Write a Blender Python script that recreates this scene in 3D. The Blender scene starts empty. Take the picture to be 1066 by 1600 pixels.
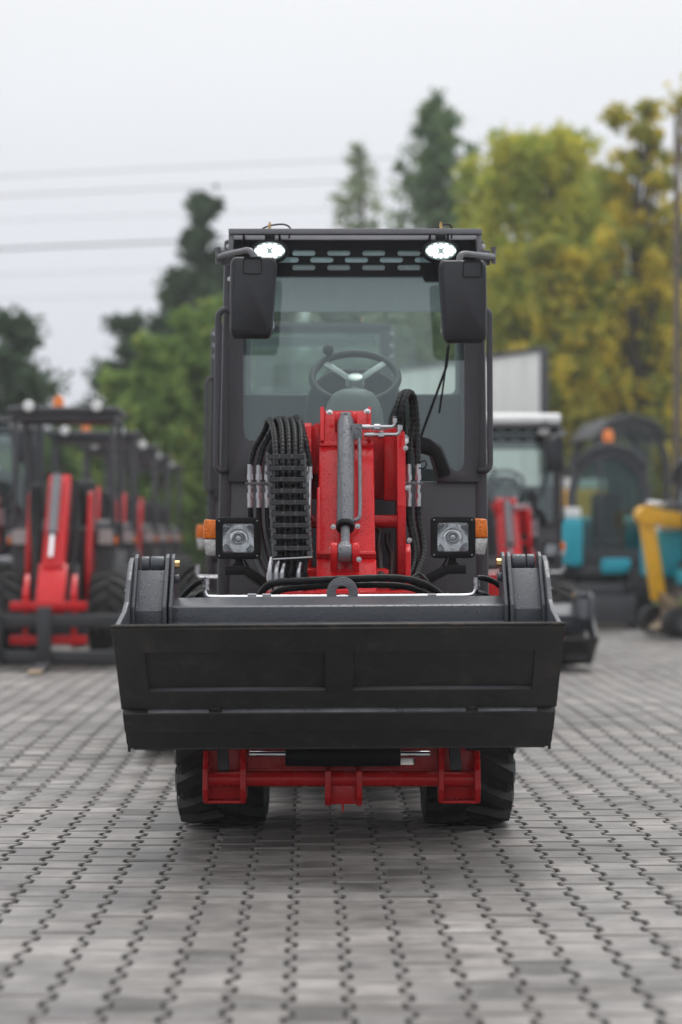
import bpy, bmesh, math, random
import numpy as np
from mathutils import Vector, Matrix, Euler
random.seed(7); rng = np.random.default_rng(11)
R = math.radians
SC = bpy.context.scene; COL = SC.collection

# ------------------------------------------------------------------ camera, sky, sun, exposure
H = 1.10                                    # camera height (m)
F, CX, HY = 85/36*1600.0, 533.0, 838.0      # focal length in photo pixels, centre column, horizon row
cam = bpy.data.cameras.new('camera'); cam_o = bpy.data.objects.new('camera', cam); COL.objects.link(cam_o)
cam.sensor_fit = 'VERTICAL'; cam.sensor_height = 36; cam.lens = 85
cam.shift_y = (HY-800)/1600
cam.clip_start = .1; cam.clip_end = 5000
cam_o.location = (0, 0, H); cam_o.rotation_euler = (R(90), 0, 0)
cam.dof.use_dof = True; cam.dof.focus_distance = 8.9; cam.dof.aperture_fstop = 1.85
SC.camera = cam_o
SC.render.resolution_x = 682; SC.render.resolution_y = 1024
SC.view_settings.view_transform = 'Standard'; SC.view_settings.look = 'None'
SC.view_settings.exposure = 0.0; SC.view_settings.gamma = 1

world = bpy.data.worlds.new('World'); SC.world = world; world.use_nodes = True
nt = world.node_tree; nt.nodes.clear()
def wn(t, **k):
    n = nt.nodes.new(t)
    for a, b in k.items(): setattr(n, a, b)
    return n
SUN_EL, SUN_ROT = 58, 12
sky = wn('ShaderNodeTexSky', sky_type='NISHITA', sun_disc=False, sun_elevation=R(SUN_EL), sun_rotation=R(SUN_ROT), dust_density=6.0, air_density=1.0)
hs = wn('ShaderNodeHueSaturation'); hs.inputs['Saturation'].default_value = .12; hs.inputs['Value'].default_value = .10
nt.links.new(sky.outputs[0], hs.inputs['Color'])
tc = wn('ShaderNodeTexCoord'); sx = wn('ShaderNodeSeparateXYZ'); nt.links.new(tc.outputs['Generated'], sx.inputs[0])
cr = wn('ShaderNodeValToRGB')               # even overcast, a little brighter overhead
cr.color_ramp.elements[0].position = 0; cr.color_ramp.elements[0].color = (.74, .77, .84, 1)
cr.color_ramp.elements[1].position = 1; cr.color_ramp.elements[1].color = (1.75, 1.78, 1.82, 1)
for p_, c_ in ((.1, (.825, .85, .915, 1)), (.22, (.95, .97, 1.0, 1)), (.5, (1.25, 1.28, 1.32, 1))):
    k_ = cr.color_ramp.elements.new(p_); k_.color = c_
nt.links.new(sx.outputs['Z'], cr.inputs[0])
nz = wn('ShaderNodeTexNoise'); nz.inputs['Scale'].default_value = 2.2; nz.inputs['Detail'].default_value = 4
mp = wn('ShaderNodeMapping'); mp.inputs['Scale'].default_value = (1, 1, 3.5)
nt.links.new(tc.outputs['Generated'], mp.inputs[0]); nt.links.new(mp.outputs[0], nz.inputs['Vector'])
mr = wn('ShaderNodeMapRange'); mr.inputs[1].default_value = .3; mr.inputs[2].default_value = .7; mr.inputs[3].default_value = .965; mr.inputs[4].default_value = 1.035
nt.links.new(nz.outputs['Fac'], mr.inputs[0])
mx = wn('ShaderNodeMixRGB', blend_type='MULTIPLY'); mx.inputs[0].default_value = 1
nt.links.new(cr.outputs[0], mx.inputs[1]); nt.links.new(mr.outputs[0], mx.inputs[2])
mix = wn('ShaderNodeMixRGB'); mix.inputs[0].default_value = .12
nt.links.new(mx.outputs[0], mix.inputs[1]); nt.links.new(hs.outputs[0], mix.inputs[2])
bg = wn('ShaderNodeBackground'); bg.inputs[1].default_value = 1.0
nt.links.new(mix.outputs[0], bg.inputs[0])
wo = wn('ShaderNodeOutputWorld'); nt.links.new(bg.outputs[0], wo.inputs[0])

sun = bpy.data.lights.new('sun', 'SUN'); sun.energy = 1.2; sun.angle = R(25); sun.color = (1, .97, .93)
so = bpy.data.objects.new('sun', sun); COL.objects.link(so)
so.rotation_euler = (R(90-SUN_EL), 0, R(180-SUN_ROT))

# ------------------------------------------------------------------ materials
def mat(name, col, rough=.5, metal=0, var=.15, vscale=6, bump=0, bscale=40, drops=0, coat=0, rvar=.1, spec=.5, emis=0, streak=0, dust=None):
    m = bpy.data.materials.new(name); m.use_nodes = True
    t = m.node_tree; N = t.nodes; Lk = t.links
    b = N['Principled BSDF']
    b.inputs['Metallic'].default_value = metal; b.inputs['Specular IOR Level'].default_value = spec
    b.inputs['Coat Weight'].default_value = coat; b.inputs['Coat Roughness'].default_value = .08
    if emis:
        b.inputs['Emission Color'].default_value = (*col, 1); b.inputs['Emission Strength'].default_value = emis
    tcn = N.new('ShaderNodeTexCoord')
    n1 = N.new('ShaderNodeTexNoise'); n1.inputs['Scale'].default_value = vscale; n1.inputs['Detail'].default_value = 6; n1.inputs['Roughness'].default_value = .65
    Lk.new(tcn.outputs['Object'], n1.inputs['Vector'])
    if streak:
        mpn = N.new('ShaderNodeMapping'); mpn.inputs['Scale'].default_value = (1, 1, streak)
        Lk.new(tcn.outputs['Object'], mpn.inputs[0]); Lk.new(mpn.outputs[0], n1.inputs['Vector'])
    ramp = N.new('ShaderNodeValToRGB')
    ramp.color_ramp.elements[0].position = .3; ramp.color_ramp.elements[1].position = .7
    ramp.color_ramp.elements[0].color = (*[c*(1-var) for c in col], 1)
    ramp.color_ramp.elements[1].color = (*[min(1, c*(1+var)) for c in col], 1)
    Lk.new(n1.outputs['Fac'], ramp.inputs[0])
    last = ramp.outputs[0]
    if dust:
        n3 = N.new('ShaderNodeTexNoise'); n3.inputs['Scale'].default_value = vscale*2.3; n3.inputs['Detail'].default_value = 8; n3.inputs['Roughness'].default_value = .75
        Lk.new(tcn.outputs['Object'], n3.inputs['Vector'])
        r3 = N.new('ShaderNodeMapRange'); r3.inputs[1].default_value = .52; r3.inputs[2].default_value = .8; r3.inputs[4].default_value = dust[1]
        Lk.new(n3.outputs['Fac'], r3.inputs[0])
        mm = N.new('ShaderNodeMixRGB'); mm.inputs[2].default_value = (*dust[0], 1)
        Lk.new(r3.outputs[0], mm.inputs[0]); Lk.new(last, mm.inputs[1]); last = mm.outputs[0]
    Lk.new(last, b.inputs['Base Color'])
    rr = N.new('ShaderNodeMapRange'); rr.inputs[3].default_value = max(.02, rough-rvar); rr.inputs[4].default_value = min(1, rough+rvar)
    Lk.new(n1.outputs['Fac'], rr.inputs[0]); Lk.new(rr.outputs[0], b.inputs['Roughness'])
    nrm = None
    if bump:
        n2 = N.new('ShaderNodeTexNoise'); n2.inputs['Scale'].default_value = bscale; n2.inputs['Detail'].default_value = 5
        Lk.new(tcn.outputs['Object'], n2.inputs['Vector'])
        bp = N.new('ShaderNodeBump'); bp.inputs['Strength'].default_value = bump; bp.inputs['Distance'].default_value = .004
        Lk.new(n2.outputs['Fac'], bp.inputs['Height']); nrm = bp.outputs[0]
    if drops:
        v = N.new('ShaderNodeTexVoronoi'); v.inputs['Scale'].default_value = 130; v.inputs['Randomness'].default_value = 1
        Lk.new(tcn.outputs['Object'], v.inputs['Vector'])
        # each cell gets its own drop radius
        sv = N.new('ShaderNodeSeparateXYZ'); Lk.new(v.outputs['Color'], sv.inputs[0])
        ml = N.new('ShaderNodeMath'); ml.operation = 'MULTIPLY'; ml.inputs[1].default_value = .55
        Lk.new(sv.outputs[0], ml.inputs[0])
        dv = N.new('ShaderNodeMath'); dv.operation = 'SUBTRACT'; Lk.new(ml.outputs[0], dv.inputs[0]); Lk.new(v.outputs['Distance'], dv.inputs[1])
        mxn = N.new('ShaderNodeMath'); mxn.operation = 'MAXIMUM'; mxn.inputs[1].default_value = 0; Lk.new(dv.outputs[0], mxn.inputs[0])
        bp2 = N.new('ShaderNodeBump'); bp2.inputs['Strength'].default_value = drops; bp2.inputs['Distance'].default_value = .011
        Lk.new(mxn.outputs[0], bp2.inputs['Height'])
        if nrm: Lk.new(nrm, bp2.inputs['Normal'])
        nrm = bp2.outputs[0]
    if nrm: Lk.new(nrm, b.inputs['Normal'])
    return m
def glass_mat(name, tint, refl=1.0, drops=0):
    m = bpy.data.materials.new(name); m.use_nodes = True
    t = m.node_tree; t.nodes.clear(); N = t.nodes; Lk = t.links
    tr = N.new('ShaderNodeBsdfTransparent'); tr.inputs[0].default_value = (*tint, 1)
    gl = N.new('ShaderNodeBsdfGlossy'); gl.inputs['Roughness'].default_value = .03; gl.inputs[0].default_value = (.9, .97, 1, 1)
    fr = N.new('ShaderNodeFresnel'); fr.inputs[0].default_value = 1.5
    mu = N.new('ShaderNodeMath'); mu.operation = 'MULTIPLY'; mu.inputs[1].default_value = refl; Lk.new(fr.outputs[0], mu.inputs[0])
    ms = N.new('ShaderNodeMixShader'); Lk.new(mu.outputs[0], ms.inputs[0]); Lk.new(tr.outputs[0], ms.inputs[1]); Lk.new(gl.outputs[0], ms.inputs[2])
    out = N.new('ShaderNodeOutputMaterial')
    if drops:                                # a thin wet film with run marks, over the clear glass
        df = N.new('ShaderNodeBsdfDiffuse'); df.inputs[0].default_value = (.6, .68, .66, 1)
        tcn = N.new('ShaderNodeTexCoord'); mpn = N.new('ShaderNodeMapping'); mpn.inputs['Scale'].default_value = (28, 28, 2.2)
        Lk.new(tcn.outputs['Object'], mpn.inputs[0])
        n = N.new('ShaderNodeTexNoise'); n.inputs['Scale'].default_value = 1.6; n.inputs['Detail'].default_value = 6; Lk.new(mpn.outputs[0], n.inputs['Vector'])
        r = N.new('ShaderNodeMapRange'); r.inputs[1].default_value = .35; r.inputs[2].default_value = .8; r.inputs[3].default_value = drops*.4; r.inputs[4].default_value = drops*2
        Lk.new(n.outputs['Fac'], r.inputs[0])
        m2 = N.new('ShaderNodeMixShader'); Lk.new(r.outputs[0], m2.inputs[0]); Lk.new(ms.outputs[0], m2.inputs[1]); Lk.new(df.outputs[0], m2.inputs[2])
        ms = m2
    Lk.new(ms.outputs[0], out.inputs[0])
    return m
M = {
 'red': mat('red_paint', (.56, .009, .013), .20, var=.1, drops=.6, coat=.04, vscale=9, spec=.25, dust=((.30, .02, .025), .3)),
 'redlow': mat('red_paint_plain', (.46, .007, .009), .26, var=.12, coat=.05, vscale=9, spec=.25),
 'grey': mat('grey_cab_paint', (.047, .046, .054), .42, var=.12, drops=.35, vscale=4),
 'greyl': mat('light_grey_steel_paint', (.11, .11, .122), .38, var=.12, drops=.5, vscale=8),
 'bucket': mat('charcoal_steel_paint', (.033, .0315, .0315), .38, var=.3, bump=.15, bscale=60, vscale=6, rvar=.16, streak=.25, spec=.42, dust=((.11, .10, .088), .55)),
 'bracket': mat('slate_bucket_paint', (.046, .051, .062), .36, var=.15, drops=.5, vscale=7),
 'black': mat('black_plastic', (.008, .008, .009), .45, var=.2, bump=.1, bscale=90, spec=.16),
 'mirror_shell': mat('wet_black_plastic', (.020, .020, .024), .45, var=.15, bump=.06, bscale=160, drops=.3, spec=.3),
 'rubber': mat('hose_rubber', (.005, .005, .0055), .36, var=.25, spec=.18),
 'tyre': mat('tyre_rubber', (.012, .012, .0125), .6, var=.35, vscale=14, bump=.3, bscale=50, spec=.35, dust=((.06, .056, .05), .6)),
 'steel': mat('zinc_steel', (.48, .48, .50), .3, metal=.9, var=.12, vscale=40),
 'chrome': mat('chrome_rod', (.75, .75, .77), .12, metal=1, var=.04),
 'brass': mat('brass_bolt', (.55, .36, .16), .35, metal=1, var=.15, vscale=60),
 'cyl': mat('grey_cylinder_paint', (.15, .155, .17), .32, var=.1, drops=.9, vscale=12),
 'lens': mat('headlamp_reflector', (.80, .80, .81), .12, metal=1, var=.12, vscale=30, bump=.25, bscale=55),
 'amber': mat('amber_lens', (.72, .16, .004), .22, var=.3, vscale=70, bump=.8, bscale=150),
 'clear': mat('clear_lens', (.42, .41, .40), .15, var=.4, metal=.3, vscale=60, bump=.8, bscale=140),
 'led': mat('led_lens', (.88, 1, .97), .3, var=0, emis=3.2),
 'ledglass': mat('led_cover_glass', (.16, .20, .20), .12, var=.05, emis=.9),
 'headliner': mat('pale_headliner', (.50, .53, .56), .8, var=.05),
 'interior': mat('interior_plastic', (.06, .064, .068), .6, var=.12),
 'dash': mat('dash_plastic', (.16, .175, .18), .55, var=.12),
 'silver': mat('silver_spoke', (.34, .36, .36), .35, metal=.6, var=.08),
 'seat': mat('seat_vinyl', (.035, .037, .04), .6, var=.15),
 'mirror': mat('mirror_glass', (.8, .82, .82), .03, metal=1, var=0, rvar=0),
 'whitepaint': mat('white_paint', (.74, .74, .73), .45, var=.08),
 'dark': mat('dark_machine_paint', (.05, .05, .055), .5, var=.2),
 'teal': mat('teal_paint', (.014, .34, .44), .4, var=.12),
 'yellow': mat('yellow_paint', (.82, .42, .014), .4, var=.12),
 'orange': mat('orange_beacon_lens', (.85, .22, .03), .3, var=.1),
 'worn': mat('worn_bare_steel', (.33, .24, .15), .45, metal=.3, var=.35, vscale=20),
 'roofline': mat('pale_roof_sheen', (.42, .43, .45), .25, var=.1),  # sky reflection on the roof edge put into a lighter colour
 'barpaint': mat('bar_grey_paint', (.16, .16, .175), .35, var=.12, drops=.4),
 'chain': mat('chain_plastic', (.030, .030, .034), .4, var=.15, spec=.5),
 'lip': mat('scuffed_lip_steel', (.05, .045, .04), .42, metal=.2, var=.45, vscale=14, bump=.2, dust=((.22, .15, .09), .6)),
 'edge': mat('ledge_sky_glint', (.24, .25, .27), .3, metal=.4, var=.35, vscale=18, bump=.2),  # bright colour stands in for sky reflected on the bucket ledge
 'darkglass': glass_mat('dark_tinted_glass', (.72, .80, .78), .6),
 'windscreen': glass_mat('tinted_windscreen', (.93, .975, .95), 1.5, .012),
 'glass': glass_mat('tinted_side_glass', (.90, .95, .935), .9),
 'lensglass': glass_mat('headlamp_glass', (.96, .97, .97), .7),
 'trailer': mat('pale_trailer_panel', (.72, .72, .70), .5, var=.08, streak=.2, dust=((.42, .36, .3), .35)),
 'wire': mat('cable_black', (.05, .05, .055), .6),
 'pole': mat('concrete_pole', (.13, .10, .085), .8, var=.2),
 'fence': mat('dark_fence_board', (.055, .045, .04), .8, var=.3, vscale=5),
 'earth': mat('yard_ground', (.26, .25, .235), .8, var=.25, vscale=.25),
 'bed': mat('joint_sand', (.062, .057, .051), .9, var=.3, vscale=8),
 'bark': mat('tree_bark', (.06, .05, .04), .9, var=.3, vscale=4, bump=.5, bscale=8),
 'birch': mat('birch_bark', (.35, .34, .32), .8, var=.4, vscale=2),
}
def paver_material():
    m = bpy.data.materials.new('concrete_paver'); m.use_nodes = True
    t = m.node_tree; N = t.nodes; Lk = t.links; b = N['Principled BSDF']
    a1 = N.new('ShaderNodeAttribute'); a1.attribute_type = 'OBJECT'; a1.attribute_name = 'tone'
    a2 = N.new('ShaderNodeAttribute'); a2.attribute_type = 'GEOMETRY'; a2.attribute_name = 'tone'
    ad = N.new('ShaderNodeMath'); ad.operation = 'ADD'; Lk.new(a1.outputs['Fac'], ad.inputs[0]); Lk.new(a2.outputs['Fac'], ad.inputs[1])
    cr = N.new('ShaderNodeValToRGB'); e = cr.color_ramp.elements
    e[0].position = 0; e[0].color = (.10, .094, .088, 1)
    e[1].position = 1; e[1].color = (.325, .30, .283, 1)
    for p, c in ((.18, (.20, .188, .179, 1)), (.55, (.25, .234, .222, 1)), (.8, (.28, .252, .236, 1))):
        k = e.new(p); k.color = c
    Lk.new(ad.outputs[0], cr.inputs[0])
    g = N.new('ShaderNodeNewGeometry')
    def noise(s, d, r, vec=None):
        n = N.new('ShaderNodeTexNoise'); n.inputs['Scale'].default_value = s; n.inputs['Detail'].default_value = d; n.inputs['Roughness'].default_value = r
        Lk.new(vec or g.outputs['Position'], n.inputs['Vector']); return n.outputs['Fac']
    def rng_(x, a, b_, c, d):
        n = N.new('ShaderNodeMapRange')
        for i, v in enumerate((a, b_, c, d)): n.inputs[i+1].default_value = v
        Lk.new(x, n.inputs[0]); return n.outputs[0]
    def mul(c, f):
        n = N.new('ShaderNodeMixRGB'); n.blend_type = 'MULTIPLY'; n.inputs[0].default_value = 1
        Lk.new(c, n.inputs[1]); Lk.new(f, n.inputs[2]); return n.outputs[0]
    mp = N.new('ShaderNodeMapping'); mp.inputs['Scale'].default_value = (1.2, 2.3, 1); Lk.new(g.outputs['Position'], mp.inputs[0])
    big = noise(.9, 7, .68, mp.outputs[0])      # damp and tyre-dirt patches
    mid = noise(7, 6, .7); fine = noise(160, 4, .7)
    c = mul(cr.outputs[0], rng_(big, .36, .60, .44, 1.18))
    c = mul(c, rng_(mid, .3, .72, .66, 1.2)); c = mul(c, rng_(fine, .3, .7, .86, 1.12))
    Lk.new(c, b.inputs['Base Color'])
    Lk.new(rng_(big, .36, .62, .38, .60), b.inputs['Roughness'])
    b.inputs['Specular IOR Level'].default_value = .45
    bp = N.new('ShaderNodeBump'); bp.inputs['Strength'].default_value = .45; bp.inputs['Distance'].default_value = .003
    Lk.new(fine, bp.inputs['Height'])
    bp2 = N.new('ShaderNodeBump'); bp2.inputs['Strength'].default_value = .3; bp2.inputs['Distance'].default_value = .02
    Lk.new(mid, bp2.inputs['Height']); Lk.new(bp.outputs[0], bp2.inputs['Normal']); Lk.new(bp2.outputs[0], b.inputs['Normal'])
    return m
M['paver'] = paver_material(); M['paver_edge'] = mat('shaded_paver_chamfer', (.125, .116, .108), .8, var=.5, vscale=2.2)  # chamfer colour darkened to carry the bevel shading along the joints
def leaf_material(name, stops, trans=.35):
    m = bpy.data.materials.new(name); m.use_nodes = True
    t = m.node_tree; t.nodes.clear(); N = t.nodes; Lk = t.links
    a = N.new('ShaderNodeAttribute'); a.attribute_name = 'tone'
    cr = N.new('ShaderNodeValToRGB'); e = cr.color_ramp.elements
    e[0].position, e[0].color = stops[0][0], (*stops[0][1], 1); e[1].position, e[1].color = stops[-1][0], (*stops[-1][1], 1)
    for p, c in stops[1:-1]:
        k = e.new(p); k.color = (*c, 1)
    Lk.new(a.outputs['Fac'], cr.inputs[0])
    d = N.new('ShaderNodeBsdfDiffuse'); tl = N.new('ShaderNodeBsdfTranslucent'); ms = N.new('ShaderNodeMixShader'); ms.inputs[0].default_value = trans
    Lk.new(cr.outputs[0], d.inputs[0]); Lk.new(cr.outputs[0], tl.inputs[0]); Lk.new(d.outputs[0], ms.inputs[1]); Lk.new(tl.outputs[0], ms.inputs[2])
    o = N.new('ShaderNodeOutputMaterial'); Lk.new(ms.outputs[0], o.inputs[0]); return m
LEAF = {
 'pine': leaf_material('pine_needles', [(0, (0.043, 0.069, 0.043)), (.6, (0.082, 0.129, 0.069)), (1, (0.141, 0.200, 0.106))], .2),
 'green': leaf_material('green_leaves', [(0, (0.099, 0.166, 0.053)), (.5, (0.197, 0.302, 0.084)), (.85, (0.302, 0.393, 0.105)), (1, (0.514, 0.468, 0.121))], .42),
 'dark': leaf_material('dark_green_leaves', [(0, (0.060, 0.109, 0.043)), (.6, (0.122, 0.204, 0.072)), (1, (0.240, 0.313, 0.096))]),
 'poplar': leaf_material('poplar_leaves', [(0, (0.095, 0.164, 0.081)), (.6, (0.178, 0.259, 0.124)), (1, (0.328, 0.411, 0.164))]),
 'pale': leaf_material('pale_poplar_leaves', [(0, (0.180, 0.230, 0.130)), (1, (0.340, 0.400, 0.220))], .42),
 'yellowgreen': leaf_material('yellow_green_leaves', [(0, (0.189, 0.264, 0.066)), (.4, (0.377, 0.434, 0.085)), (.75, (0.621, 0.566, 0.094)), (1, (0.850, 0.754, 0.113))], .45),
 'yellow': leaf_material('autumn_yellow_leaves', [(0, (0.170, 0.226, 0.056)), (.4, (0.339, 0.358, 0.085)), (.7, (0.679, 0.528, 0.085)), (1, (0.850, 0.754, 0.113))], .45),
 'grass': leaf_material('grass_blades', [(0, (0.126, 0.190, 0.062)), (1, (0.336, 0.400, 0.148))]),
}

# ------------------------------------------------------------------ mesh helpers
def finish(me, mat_=None, smooth=True, ang=38):
    if smooth and len(me.polygons):
        me.polygons.foreach_set('use_smooth', [True]*len(me.polygons))
        me.set_sharp_from_angle(angle=R(ang))
    if mat_: me.materials.append(mat_)
    me.update(); return me
def link(name, me, parent=None, loc=None):
    o = bpy.data.objects.new(name, me); COL.objects.link(o)
    if parent: o.parent = parent
    if loc is not None: o.location = loc
    return o
def tag(o, label=None, cat=None, group=None, kind=None):
    for k, v in (('label', label), ('category', cat), ('group', group), ('kind', kind)):
        if v: o[k] = v
    return o
def empty(name, loc, rz=0):
    o = bpy.data.objects.new(name, None); COL.objects.link(o); o.location = loc; o.rotation_euler = (0, 0, rz); o.empty_display_size = .2
    return o
def copy_tree(o, parent=None):
    c = o.copy(); COL.objects.link(c)
    if parent: c.parent = parent; c.matrix_parent_inverse = o.matrix_parent_inverse.copy()
    for ch in KIDS.get(o.name, []): copy_tree_k(ch, c)
    return c
KIDS = {}
def copy_tree_k(ch, parent):
    c = copy_tree(ch, parent); KIDS.setdefault(parent.name, []).append(c)
def catmull(pts, step):
    P = [Vector(p) for p in pts]
    if len(P) == 2: P = [P[0], P[0].lerp(P[1], .5), P[1]]
    Q = [P[0]*2-P[1]] + P + [P[-1]*2-P[-2]]
    out = []
    for i in range(1, len(Q)-2):
        p0, p1, p2, p3 = Q[i-1:i+3]
        n = max(2, int((p2-p1).length/step))
        for k in range(n):
            t = k/n
            out.append(.5*((2*p1)+(p2-p0)*t+(2*p0-5*p1+4*p2-p3)*t*t+(3*p1-p0-3*p2+p3)*t**3))
    out.append(P[-1]); return out
def fillet(pts, r, n=5):
    P = [Vector(p) for p in pts]; out = [P[0]]
    for a, b, c in zip(P, P[1:], P[2:]):
        u = (a-b); v = (c-b); q = min(r, u.length*.48, v.length*.48)
        s, e = b+u.normalized()*q, b+v.normalized()*q
        for k in range(n+1):
            t = k/n; out.append((1-t)**2*s+2*t*(1-t)*b+t*t*e)
    return out+[P[-1]]
class MB:
    def __init__(s): s.bm = bmesh.new()
    def _merge(s, b, mtx=None):
        if mtx is not None: bmesh.ops.transform(b, matrix=mtx, verts=b.verts)
        t = bpy.data.meshes.new('t'); b.to_mesh(t); b.free(); s.bm.from_mesh(t); bpy.data.meshes.remove(t); return s
    def box(s, x0, x1, y0, y1, z0, z1, bev=.004, seg=2):
        b = bmesh.new(); bmesh.ops.create_cube(b, size=1)
        sx, sy, sz = abs(x1-x0), abs(y1-y0), abs(z1-z0)
        bmesh.ops.scale(b, vec=(sx, sy, sz), verts=b.verts)
        bv = min(bev, .45*min(sx, sy, sz))
        if bv > 1e-5: bmesh.ops.bevel(b, geom=b.edges[:], offset=bv, segments=seg, affect='EDGES', profile=.5)
        return s._merge(b, Matrix.Translation(((x0+x1)/2, (y0+y1)/2, (z0+z1)/2)))
    def bar(s, p0, p1, w, h, bev=.003, up=(1, 0, 0)):
        # box from p0 to p1; w along `up`, h across
        p0, p1 = Vector(p0), Vector(p1); d = p1-p0; L = d.length; z = d/L; x = Vector(up); x = (x-z*x.dot(z)).normalized(); y = z.cross(x)
        b = bmesh.new(); bmesh.ops.create_cube(b, size=1); bmesh.ops.scale(b, vec=(w, h, L), verts=b.verts)
        if bev: bmesh.ops.bevel(b, geom=b.edges[:], offset=min(bev, .45*min(w, h, L)), segments=2, affect='EDGES', profile=.5)
        m = Matrix((x, y, z)).transposed().to_4x4(); m.translation = (p0+p1)/2
        return s._merge(b, m)
    def cyl(s, p0, p1, r, seg=20, r2=None, bev=0):
        p0, p1 = Vector(p0), Vector(p1); d = p1-p0
        b = bmesh.new(); bmesh.ops.create_cone(b, cap_ends=True, segments=seg, radius1=r, radius2=r if r2 is None else r2, depth=d.length)
        if bev:
            es = [e for e in b.edges if abs(e.verts[0].co.z-e.verts[1].co.z) < 1e-6]
            bmesh.ops.bevel(b, geom=es, offset=bev, segments=2, affect='EDGES', profile=.5)
        m = d.to_track_quat('Z', 'Y').to_matrix().to_4x4(); m.translation = (p0+p1)/2
        return s._merge(b, m)
    def sphere(s, c, r, seg=16, sc=(1, 1, 1)):
        b = bmesh.new(); bmesh.ops.create_uvsphere(b, u_segments=seg, v_segments=seg//2, radius=r)
        bmesh.ops.scale(b, vec=sc, verts=b.verts)
        return s._merge(b, Matrix.Translation(c))
    def tube(s, pts, r, seg=10, step=.012, smooth=True, ridge=0, pitch=3, closed=False):
        P = catmull(pts, step) if smooth else [Vector(p) for p in pts]
        b = bmesh.new(); rings = []; nrm = None
        for i, p in enumerate(P):
            if closed: t = (P[(i+1) % len(P)]-P[i-1]).normalized()
            else: t = (P[min(i+1, len(P)-1)]-P[max(i-1, 0)]).normalized()
            if nrm is None:
                nrm = Vector((0, 0, 1)) if abs(t.z) < .9 else Vector((1, 0, 0))
            nrm = (nrm-t*nrm.dot(t)).normalized(); bi = t.cross(nrm)
            rr = r*(1+ridge*(1 if (i % pitch) < pitch/2 else -.6)) if ridge else r
            rings.append([b.verts.new(p+(nrm*math.cos(a)+bi*math.sin(a))*rr) for a in [2*math.pi*k/seg for k in range(seg)]])
        rg = list(zip(rings, rings[1:]))
        if closed: rg.append((rings[-1], rings[0]))
        for A, B in rg:
            for k in range(seg): b.faces.new((A[k], A[(k+1) % seg], B[(k+1) % seg], B[k]))
        if not closed: b.faces.new(rings[0][::-1]); b.faces.new(rings[-1])
        return s._merge(b)
    def prism(s, poly, axis, a0, a1, bev=0):
        b = bmesh.new()
        def pt(u, v, a): return {'x': (a, u, v), 'y': (u, a, v), 'z': (u, v, a)}[axis]
        A = [b.verts.new(pt(u, v, a0)) for u, v in poly]; B = [b.verts.new(pt(u, v, a1)) for u, v in poly]
        b.faces.new(A); b.faces.new(B[::-1])
        n = len(poly)
        for i in range(n): b.faces.new((A[i], B[i], B[(i+1) % n], A[(i+1) % n]))
        bmesh.ops.recalc_face_normals(b, faces=b.faces)
        if bev: bmesh.ops.bevel(b, geom=b.edges[:], offset=bev, segments=2, affect='EDGES', profile=.5)
        return s._merge(b)
    def lathe(s, prof, axis='x', c=(0, 0, 0), seg=32):
        # prof: (radius, along) ring list
        b = bmesh.new(); rings = []
        for r, a in prof:
            ring = []
            for k in range(seg):
                q = 2*math.pi*k/seg; u, v = r*math.cos(q), r*math.sin(q)
                ring.append(b.verts.new({'x': (a, u, v), 'y': (u, a, v), 'z': (u, v, a)}[axis]))
            rings.append(ring)
        for A, B in zip(rings, rings[1:]):
            for k in range(seg): b.faces.new((A[k], A[(k+1) % seg], B[(k+1) % seg], B[k]))
        b.faces.new(rings[0]); b.faces.new(rings[-1])
        bmesh.ops.recalc_face_normals(b, faces=b.faces)
        return s._merge(b, Matrix.Translation(c))
    def plate(s, outline, holes, thick, mtx, bevel=0):
        # flat plate with holes, drawn in its own xy plane, extruded +-thick/2 along its z
        cu = bpy.data.curves.new('t', 'CURVE'); cu.dimensions = '2D'; cu.fill_mode = 'BOTH'; cu.extrude = max(1e-5, thick/2-bevel); cu.bevel_depth = bevel; cu.bevel_resolution = 1
        for poly in [outline]+holes:
            sp = cu.splines.new('POLY'); sp.points.add(len(poly)-1); sp.use_cyclic_u = True
            for p, q in zip(sp.points, poly): p.co = (q[0], q[1], 0, 1)
        o = bpy.data.objects.new('t', cu); me = bpy.data.meshes.new_from_object(o)
        b = bmesh.new(); b.from_mesh(me); bpy.data.objects.remove(o); bpy.data.curves.remove(cu); bpy.data.meshes.remove(me)
        bmesh.ops.remove_doubles(b, verts=b.verts, dist=1e-5)
        return s._merge(b, mtx)
    def mesh(s, name, m, smooth=True, ang=38):
        me = bpy.data.meshes.new(name); s.bm.to_mesh(me); s.bm.free(); return finish(me, m, smooth, ang)
    def build(s, name, m, parent=None, loc=None, smooth=True, ang=38, label=None):
        o = link(name, s.mesh(name, m, smooth, ang), parent, loc)
        if parent: KIDS.setdefault(parent.name, []).append(o)
        if label: o['label'] = label
        return o
def put(name, me, parent, loc=(0, 0, 0), rot=None, sc=None):
    o = link(name, me, parent, loc)
    if rot: o.rotation_euler = rot
    if sc: o.scale = sc
    KIDS.setdefault(parent.name, []).append(o); return o
def rrect(x0, x1, y0, y1, r, n=5):
    out = []
    rs = r if isinstance(r, (list, tuple)) else [r]*4
    for (cx, cy, a), q in zip(((x1, y1, 0), (x0, y1, 90), (x0, y0, 180), (x1, y0, 270)), rs):
        sx = -1 if cx == x1 else 1; sy = -1 if cy == y1 else 1
        for k in range(n+1):
            t = R(a+90*k/n); out.append((cx+sx*q+q*math.cos(t), cy+sy*q+q*math.sin(t)))
    return out
XZ = lambda y: Matrix(((1, 0, 0, 0), (0, 0, 1, y), (0, 1, 0, 0), (0, 0, 0, 1)))   # plate in the xz plane at depth y

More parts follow.
